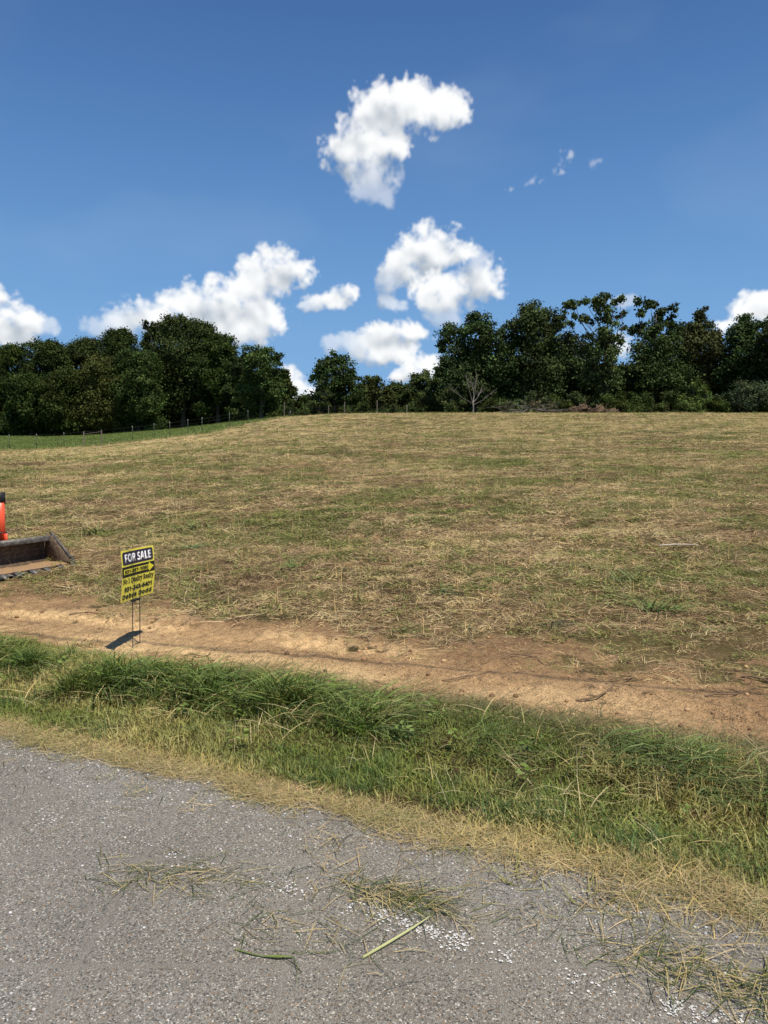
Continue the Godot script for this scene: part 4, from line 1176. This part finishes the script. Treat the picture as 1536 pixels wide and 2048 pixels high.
# ---------------------------------------------------------------- fences
func make_fences() -> void:
	var steel := mat("fence_steel", Color(0.06, 0.075, 0.055), 0.7)
	var white := mat("post_tip_white", Color(0.5, 0.5, 0.48), 0.6)
	var o := base("wire_fence", Vector3(0, 0, 0))
	var tops := []
	for x in [-33.4, -31.2, -29.0, -26.8, -24.9, -19.6, -17.8, -16.5, -15.2, -14.0, -12.9, -12.0]:
		var z: float = -(pasture_edge(x) + 1.4) if x < -13.5 else -60.5 - (x + 13.5) * 4.0
		var y := hill(x, z)
		var st := start()
		box(st, Transform3D(Basis.IDENTITY, Vector3(x, y + 0.5, z)), Vector3(0.04, 1.3, 0.03))
		box(st, Transform3D(Basis.IDENTITY, Vector3(x, y + 0.5, z + 0.03)), Vector3(0.012, 1.5, 0.03), 0.002)
		var p := put("post", done(st), steel, o)
		st = start()
		box(st, Transform3D(Basis.IDENTITY, Vector3(x, y + 1.17, z)), Vector3(0.046, 0.1, 0.036))
		put("post_tip", done(st), white, p)
		tops.append(Vector3(x, y, z + 0.035))
	for k in 4:
		var st := start()
		for i in tops.size() - 1:
			var a: Vector3 = tops[i] + Vector3(0, 0.3 + 0.28 * k, 0); var b: Vector3 = tops[i + 1] + Vector3(0, 0.3 + 0.28 * k, 0)
			tube(st, [a, a.lerp(b, 0.5) - Vector3(0, 0.03, 0), b], [0.004, 0.004, 0.004], 4)
		put("wire", done(st), steel, o)
	# wooden brace in the run
	var za := -(pasture_edge(-23.1) + 1.4); var zb := -(pasture_edge(-21.8) + 1.4)
	for e in [Vector3(-23.1, hill(-23.1, za), za), Vector3(-21.8, hill(-21.8, zb), zb)]:
		var st := start()
		tube(st, [e - Vector3(0, 0.2, 0), e + Vector3(0, 1.2, 0)], [0.05, 0.045], 8)
		put("brace_post", done(st, true), mats.bark, o)
	var st2 := start()
	tube(st2, [Vector3(-23.1, hill(-23.1, za) + 1.0, za), Vector3(-21.8, hill(-21.8, zb) + 1.05, zb)], [0.03, 0.03], 7)
	put("brace_rail", done(st2, true), mats.bark, o)
	tag(o, "wire fence on white-tipped steel posts with a wooden brace, left pasture", "fence")
	o = base("crest_fence", Vector3.ZERO)
	var last := Vector3.ZERO
	for e in [[-10.6, 1.75], [-5.9, 1.1], [-4.2, 1.4], [-0.75, 1.5], [2.4, 1.0]]:
		var z := -80.0
		var y := hill(e[0], z)
		var st := start()
		tube(st, [Vector3(e[0], y - 0.3, z), Vector3(float(e[0]) + 0.03, y + float(e[1]), z)], [0.045, 0.04], 7)
		put("post", done(st, true), mats.bark, o)
		if last != Vector3.ZERO:
			for k in 3:
				st = start()
				tube(st, [last + Vector3(0, 0.35 + 0.3 * k, 0.06), Vector3(e[0], y + 0.35 + 0.3 * k, z + 0.06)], [0.004, 0.004], 4)
				put("wire", done(st), steel, o)
		last = Vector3(e[0], y, z)
	tag(o, "weathered wooden fence posts with wire along the crest between the woods", "fence")
	# utility line along the road: its cable throws the thin shadow over the dirt
	var cable := start()
	var pts := []; var rad := []
	for i in 25:
		var f := i / 24.0
		pts.append(Vector3(lerpf(-22.0, 24.5, f), 9.0 + 0.8 * pow(2.0 * f - 0.97, 2.0), lerpf(-10.92, 4.1, f)))
		rad.append(0.018)
	tube(cable, pts, rad, 6)
	tag(put("utility_cable", done(cable, true), mat("cable_black", Color(0.03, 0.03, 0.03), 0.7)), "black overhead cable whose thin shadow crosses the dirt", "cable")
	for e in [[pts[0], "wooden utility pole left of the frame"], [pts[24], "wooden utility pole right of the frame behind the viewer"]]:
		st2 = start()
		var p0: Vector3 = e[0]
		tube(st2, [Vector3(p0.x, -0.4, p0.z + 0.17), Vector3(p0.x, 11.0, p0.z + 0.17)], [0.15, 0.11], 10)
		tag(put("utility_pole", done(st2, true), mats.bark), e[1], "pole", "utility poles")

# ---------------------------------------------------------------- sign
func bent(u: float, v: float, lift: float) -> Vector3:
	# the sheet leans forward and bows a little; u across, v up, both in metres
	return Vector3(u, v, 0.02 + lift + 0.02 * v + 0.016 * sin((v / 0.457) * PI) - 0.012 * cos(u / 0.305 * PI * 0.5))

func sheet(poly: PackedVector2Array, lift: float) -> ArrayMesh:
	# a flat printed shape following the sheet, cut into strips so that it bends with it
	var st := start()
	var n := 8
	for i in n:
		for j in n:
			var cell := PackedVector2Array([Vector2(-0.31 + 0.62 * i / n, 0.46 * j / n), Vector2(-0.31 + 0.62 * (i + 1) / n, 0.46 * j / n), Vector2(-0.31 + 0.62 * (i + 1) / n, 0.46 * (j + 1) / n), Vector2(-0.31 + 0.62 * i / n, 0.46 * (j + 1) / n)])
			for piece in Geometry2D.intersect_polygons(cell, poly):
				var tri := Geometry2D.triangulate_polygon(piece)
				for k in range(0, tri.size(), 3):
					var a: Vector2 = piece[tri[k]]; var b: Vector2 = piece[tri[k + 1]]; var c: Vector2 = piece[tri[k + 2]]
					var order := [a, b, c] if (b - a).cross(c - a) < 0 else [a, c, b]
					for q in order: st.add_vertex(bent(q.x, q.y, lift))
	return done(st)

func lettering(text: String, font: Font, rect: Rect2, lift: float, fat := 0.0) -> ArrayMesh:
	var t := TextMesh.new()
	t.text = text
	t.font = font
	t.font_size = 64
	t.pixel_size = 0.01
	t.depth = 0.02
	t.curve_step = 4.0
	var a := t.get_mesh_arrays() if false else t.surface_get_arrays(0)
	var v: PackedVector3Array = a[Mesh.ARRAY_VERTEX]
	var lo := Vector2(1e9, 1e9); var hi := Vector2(-1e9, -1e9)
	for p in v:
		lo = Vector2(minf(lo.x, p.x), minf(lo.y, p.y)); hi = Vector2(maxf(hi.x, p.x), maxf(hi.y, p.y))
	var st := start()
	var idx: PackedInt32Array = a[Mesh.ARRAY_INDEX] if a[Mesh.ARRAY_INDEX] != null else PackedInt32Array(range(v.size()))
	var shifts := [Vector2.ZERO] if fat == 0.0 else [Vector2(fat, 0), Vector2(-fat, 0), Vector2(0, fat), Vector2(0, -fat)]
	var sn := 0
	for sh in shifts:
		for i in idx:
			var p := v[i]
			var q := rect.position + (Vector2(p.x, p.y) - lo) / (hi - lo) * rect.size
			st.add_vertex(bent(q.x + sh.x, q.y + sh.y, lift + (0.0007 if p.z > 0 else 0.0) + sn * 0.0001))
		sn += 1
	return done(st)

func make_sign() -> void:
	var e := Vector3(0.164, 0, -0.986)
	var n := Vector3(0.986, 0, 0.164)
	var y0 := ground(-2.285, -6.845)
	var o := base("yard_sign", Vector3(-2.285, y0, -6.845), Basis(e, Vector3.UP, n))
	var wire := mat("stake_wire", Color(0.025, 0.024, 0.028), 0.6)
	for sx in [-0.068, 0.068]:
		var st := start()
		tube(st, [Vector3(sx, -0.12, 0), Vector3(sx, 0.4, 0.008), Vector3(sx, 0.72, 0.03)], [0.0045, 0.0045, 0.0045], 6)
		put("stake", done(st, true), wire, o)
	for yy in [0.018, 0.425]:
		var st := start()
		tube(st, [Vector3(-0.068, yy, 0.004), Vector3(0.068, yy, 0.004)], [0.004 if yy < 0.1 else 0.012, 0.004 if yy < 0.1 else 0.012], 6)
		put("stake_crossbar", done(st, true), wire, o)
	# panel: a thin corrugated plastic sheet
	var p := Node3D.new()
	p.name = "panel"
	o.add_child(p)
	p.position = Vector3(0, 0.445, 0.0)
	var yellow := mat("sign_yellow", Color(0.92, 0.82, 0.06), 0.4)
	yellow.backlight_enabled = true
	yellow.backlight = Color(0.4, 0.38, 0.2).linear_to_srgb()
	var st := start()
	var nu := 14; var nv := 12
	for i in nu:
		for j in nv:
			var u0 := -0.305 + 0.61 * i / nu; var u1 := -0.305 + 0.61 * (i + 1) / nu
			var v0 := 0.457 * j / nv; var v1 := 0.457 * (j + 1) / nv
			quad(st, bent(u0, v0, 0), bent(u0, v1, 0), bent(u1, v1, 0), bent(u1, v0, 0))
	put("sheet", done(st, true), yellow, p)
	var full := PackedVector2Array([Vector2(-0.305, 0), Vector2(0.305, 0), Vector2(0.305, 0.457), Vector2(-0.305, 0.457)])
	var navy := mat("sign_navy", Color(0.03, 0.024, 0.055), 0.45)
	var black := mat("sign_black", Color(0.015, 0.015, 0.015), 0.45)
	var head := PackedVector2Array()
	for c in [[Vector2(0.262, 0.42), 0], [Vector2(-0.262, 0.42), 1], [Vector2(-0.262, 0.348), 2], [Vector2(0.262, 0.348), 3]]:
		for k in 5:
			var an: float = (float(c[1]) + k / 4.0) * PI / 2
			head.append(c[0] + Vector2(cos(an), sin(an)) * 0.022)
	put("header_block", sheet(head, 0.0016), navy, p)
	put("arrow_band", sheet(PackedVector2Array([Vector2(-0.302, 0.218), Vector2(0.302, 0.218), Vector2(0.302, 0.312), Vector2(-0.302, 0.312)]), 0.0016), black, p)
	put("arrow", sheet(PackedVector2Array([Vector2(-0.272, 0.243), Vector2(0.2, 0.243), Vector2(0.2, 0.224), Vector2(0.29, 0.266), Vector2(0.2, 0.308), Vector2(0.2, 0.288), Vector2(-0.272, 0.288)]), 0.0026), yellow, p)
	var sans := SystemFont.new()
	sans.font_names = PackedStringArray(["Droid Sans"]); sans.font_weight = 700
	var serif := SystemFont.new()
	serif.font_names = PackedStringArray(["Droid Serif"]); serif.font_weight = 400
	var white := mat("sign_white", Color(0.8, 0.8, 0.8), 0.5)
	put("lettering", lettering("FOR SALE", sans, Rect2(-0.235, 0.347, 0.48, 0.072), 0.0028, 0.003), white, p)
	put("lettering", lettering("931-397-1080", sans, Rect2(-0.255, 0.25, 0.44, 0.031), 0.0036, 0.0012), black, p)
	put("lettering", lettering("No 1 Quality Realty", serif, Rect2(-0.285, 0.148, 0.57, 0.058), 0.0016, 0.0022), black, p)
	put("lettering", lettering("931-243-6401", sans, Rect2(-0.25, 0.086, 0.51, 0.04), 0.0016, 0.002), black, p)
	put("lettering", lettering("Debra Dodd", sans, Rect2(-0.275, 0.022, 0.54, 0.042), 0.0016, 0.002), black, p)
	tag(o, "yellow and black FOR SALE yard sign on two thin wire stakes in the dirt", "sign")

# ---------------------------------------------------------------- loader
func plate(st: SurfaceTool, poly: Array, x0: float, x1: float) -> void:
	# a plate whose outline lies in the z-y plane, from x0 to x1
	var pv := PackedVector2Array()
	for q in poly: pv.append(q)
	var tri := Geometry2D.triangulate_polygon(pv)
	for k in range(0, tri.size(), 3):
		var a: Vector2 = pv[tri[k]]; var b: Vector2 = pv[tri[k + 1]]; var c: Vector2 = pv[tri[k + 2]]
		for q in [a, b, c]: st.add_vertex(Vector3(x1, q.y, q.x))
		for q in [a, c, b]: st.add_vertex(Vector3(x0, q.y, q.x))
	for i in pv.size():
		var a := pv[i]; var b := pv[(i + 1) % pv.size()]
		quad(st, Vector3(x0, a.y, a.x), Vector3(x0, b.y, b.x), Vector3(x1, b.y, b.x), Vector3(x1, a.y, a.x))

func make_loader() -> void:
	var w := Vector3(0.53, 0, -0.848)
	var f := Vector3(0.848, 0, 0.53)
	var o := base("loader_tractor", Vector3(-5.38, 0.225, -10.43), Basis(w, Vector3.UP, f) * Basis(Vector3(0, 0, 1), deg_to_rad(2.5)))
	var steel: Material = mats.worn_steel
	var earthy: Material = mats.earthy_steel
	var orange := mat("tractor_orange", Color(0.78, 0.095, 0.035), 0.4, 0.5)
	var black := mat("tractor_black", Color(0.018, 0.018, 0.02), 0.5)
	var rubber := mat("tyre_rubber", Color(0.03, 0.03, 0.03), 0.9)
	var b := Node3D.new()
	b.name = "bucket"
	o.add_child(b)
	# shell: floor and curved back as one bent plate
	var prof := [Vector2(0.3, 0.012), Vector2(-0.16, 0.02), Vector2(-0.24, 0.045), Vector2(-0.285, 0.1), Vector2(-0.29, 0.2), Vector2(-0.26, 0.36), Vector2(-0.235, 0.405)]
	var outer := []
	for i in range(prof.size() - 1, -1, -1): outer.append(prof[i] + Vector2(-0.014 if i > 1 else 0.0, -0.014 if i < 4 else 0.0))
	var st := start()
	plate(st, prof + outer, -0.9, 0.9)
	put("shell", done(st), earthy, b)
	st = start()
	plate(st, [Vector2(-0.252, 0.402), Vector2(-0.13, 0.43), Vector2(-0.125, 0.345), Vector2(-0.139, 0.34), Vector2(-0.145, 0.412), Vector2(-0.25, 0.388)], -0.895, 0.895)
	put("top_lip", done(st), steel, b)
	for sx in [-1.0, 1.0]:
		st = start()
		var side := [Vector2(0.29, 0.014), Vector2(0.3, 0.09), Vector2(-0.09, 0.428), Vector2(-0.225, 0.425), Vector2(-0.28, 0.2), Vector2(-0.275, 0.1), Vector2(-0.235, 0.05), Vector2(-0.16, 0.024)]
		plate(st, side, sx * 0.9 - 0.007, sx * 0.9 + 0.007)
		put("side_plate", done(st), earthy, b)
		st = start()
		plate(st, [Vector2(0.31, 0.08), Vector2(0.325, 0.135), Vector2(-0.1, 0.47), Vector2(-0.16, 0.462), Vector2(-0.12, 0.42)], sx * 0.915 - 0.012, sx * 0.915 + 0.012)
		put("side_edge", done(st), steel, b)
		for k in 4:
			st = start()
			box(st, Transform3D(Basis.IDENTITY, Vector3(sx * 0.935, 0.125 - k * 0.032, 0.305 + k * 0.014)), Vector3(0.05, 0.018, 0.075), 0.004)
			put("side_cutter", done(st), steel, b)
	st = start()
	plate(st, [Vector2(0.27, -0.012), Vector2(0.4, -0.006), Vector2(0.402, 0.003), Vector2(0.27, 0.011)], -0.9, 0.9)
	put("cutting_edge", done(st), steel, b)
	for i in 9:
		var tx := -0.88 + i * 0.22
		st = start()
		plate(st, [Vector2(0.33, 0.008), Vector2(0.4, 0.045), Vector2(0.46, 0.02), Vector2(0.5, -0.012), Vector2(0.4, -0.02), Vector2(0.33, -0.016)], tx - 0.04, tx + 0.04)
		put("tooth", done(st), steel, b)
	# soil left on the bucket floor
	st = start()
	for i in 24:
		for j in 6:
			var q := []
			for c in [[0, 0], [0, 1], [1, 1], [1, 0]]:
				var x: float = -0.885 + 1.77 * (i + c[0]) / 24.0; var z: float = -0.16 + 0.44 * (j + c[1]) / 6.0
				q.append(Vector3(x, 0.021 + 0.012 * (1.0 + n_fine.get_noise_2d(x * 60.0, z * 60.0)) * (1.0 if j + c[1] < 6 else 0.0), z))
			quad(st, q[0], q[1], q[2], q[3])
	put("soil", done(st), mat("bucket_soil", Color(0.3, 0.19, 0.1), 0.95), b)
	# two loader arms with pivot lugs and curl cylinders
	for sx in [-0.29, 0.29]:
		var arm := Node3D.new()
		arm.name = "loader_arm"
		o.add_child(arm, true)
		st = start()
		box(st, Transform3D(Basis(Vector3.RIGHT, 0.05), Vector3(sx, 0.66, -0.4)), Vector3(0.1, 0.6, 0.17), 0.02)
		put("upright", done(st), orange, arm)
		st = start()
		box(st, Transform3D(Basis(Vector3.RIGHT, -1.25), Vector3(sx, 1.28, -1.3)), Vector3(0.1, 1.9, 0.17), 0.02)
		put("boom", done(st), orange, arm)
		st = start()
		box(st, Transform3D(Basis(Vector3.RIGHT, 0.0), Vector3(sx + 0.028, 0.42, -0.345)), Vector3(0.035, 0.17, 0.13), 0.01)
		put("lug", done(st), orange, arm)
		st = start()
		box(st, Transform3D(Basis.IDENTITY, Vector3(sx, 1.02, -0.4)), Vector3(0.13, 0.17, 0.19), 0.012)
		put("pivot_block", done(st), black, arm)
		st = start()
		tube(st, [Vector3(sx - 0.06, 0.52, -0.34), Vector3(sx + 0.06, 0.52, -0.34)], [0.02, 0.02], 10)
		put("pin", done(st, true), steel, arm)
		st = start()
		tube(st, [Vector3(sx * 0.8, 0.34, -0.36), Vector3(sx * 0.8, 0.7, -0.75), Vector3(sx * 0.8, 1.05, -1.15)], [0.02, 0.035, 0.035], 10)
		put("curl_cylinder", done(st, true), black, arm)
	st = start()
	tube(st, [Vector3(-0.34, 0.6, -0.45), Vector3(0.34, 0.6, -0.45)], [0.05, 0.05], 12)
	put("cross_tube", done(st, true), black, o)
	# the tractor itself, beyond the left edge of the frame
	st = start()
	plate(st, [Vector2(-1.35, 0.65), Vector2(-1.3, 1.05), Vector2(-1.5, 1.18), Vector2(-2.7, 1.3), Vector2(-2.75, 0.65)], -0.3, 0.3)
	put("hood", done(st), orange, o)
	st = start()
	box(st, Transform3D(Basis.IDENTITY, Vector3(0, 0.85, -1.32)), Vector3(0.5, 0.36, 0.06), 0.02)
	put("grille", done(st), black, o)
	st = start()
	box(st, Transform3D(Basis(Vector3.RIGHT, PI / 2), Vector3(0, 0.52, -2.5)), Vector3(0.42, 2.4, 0.3), 0.04)
	put("chassis", done(st), black, o)
	for wh in [[-0.62, -1.75, 0.33, 0.24], [0.62, -1.75, 0.33, 0.24], [-0.7, -3.45, 0.56, 0.36], [0.7, -3.45, 0.56, 0.36]]:
		var wheel := Node3D.new()
		wheel.name = "wheel"
		o.add_child(wheel, true)
		wheel.position = Vector3(wh[0], wh[2], wh[1])
		st = start()
		var hw: float = wh[3] / 2; var R: float = wh[2]
		tube(st, [Vector3(-hw, 0, 0), Vector3(-hw * 0.8, 0, 0), Vector3(hw * 0.8, 0, 0), Vector3(hw, 0, 0)], [R * 0.8, R * 0.95, R * 0.95, R * 0.8], 24)
		for k in 18:
			var an := TAU * k / 18
			box(st, Transform3D(Basis(Vector3.RIGHT, an) * Basis(Vector3.FORWARD, 0.0), Vector3(hw * 0.4 * (1 if k % 2 else -1), cos(an) * R * 0.97, sin(an) * R * 0.97)), Vector3(hw * 1.1, 0.05, 0.05), 0.008)
		put("tyre", done(st), rubber, wheel)
		st = start()
		tube(st, [Vector3(-hw * 1.02, 0, 0), Vector3(hw * 1.02, 0, 0)], [R * 0.5, R * 0.5], 20)
		put("rim", done(st), orange, wheel)
	for sx in [-0.45, 0.45]:
		st = start()
		box(st, Transform3D(Basis.IDENTITY, Vector3(sx, 1.6, -3.7)), Vector3(0.06, 1.5, 0.08), 0.01)
		put("roll_bar", done(st), black, o)
	st = start()
	box(st, Transform3D(Basis(Vector3.FORWARD, PI / 2), Vector3(0, 2.36, -3.7)), Vector3(0.07, 0.98, 0.08), 0.01)
	put("roll_bar", done(st), black, o)
	st = start()
	box(st, Transform3D(Basis.IDENTITY, Vector3(0, 0.98, -3.3)), Vector3(0.48, 0.12, 0.45), 0.05)
	put("seat", done(st), black, o)
	tag(o, "toothed steel loader bucket on an orange tractor loader arm at the left edge", "tractor")

# ---------------------------------------------------------------- all of it
func _ready() -> void:
	for k in [[n_low, 0.01, 1, 3], [n_mid, 0.02, 2, 3], [n_fine, 0.05, 3, 3]]:
		k[0].noise_type = FastNoiseLite.TYPE_SIMPLEX
		k[0].frequency = k[1]
		k[0].seed = k[2]
		k[0].fractal_octaves = k[3]
	var cam := Camera3D.new()
	cam.name = "camera"
	cam.fov = 68.64
	cam.far = 2000.0
	cam.near = 0.05
	cam.position = Vector3(0, 1.6, 0)
	cam.rotation_degrees = Vector3(-2.86, 0, 0)
	add_child(cam)
	cam.current = true
	var env := Environment.new()
	env.background_mode = Environment.BG_SKY
	env.tonemap_mode = Environment.TONE_MAPPER_LINEAR
	env.tonemap_exposure = 1.13
	env.sky = Sky.new()
	env.sky.sky_material = make_sky()
	env.sdfgi_enabled = true
	env.ssao_enabled = true
	env.ssil_enabled = true
	var we := WorldEnvironment.new()
	we.name = "world_environment"
	we.environment = env
	add_child(we)
	var sun := DirectionalLight3D.new()
	sun.name = "sun"
	sun.light_energy = 1.55
	sun.light_color = Color(1.0, 0.965, 0.91)
	sun.light_angular_distance = 0.53
	sun.shadow_enabled = true
	add_child(sun)
	sun.look_at_from_position(SUN * 50.0, Vector3.ZERO)
	make_materials()
	make_ground()
	make_road()
	make_woods()
	make_fences()
	make_sign()
	make_loader()
	make_field_litter()
	make_verge()
	make_debris()
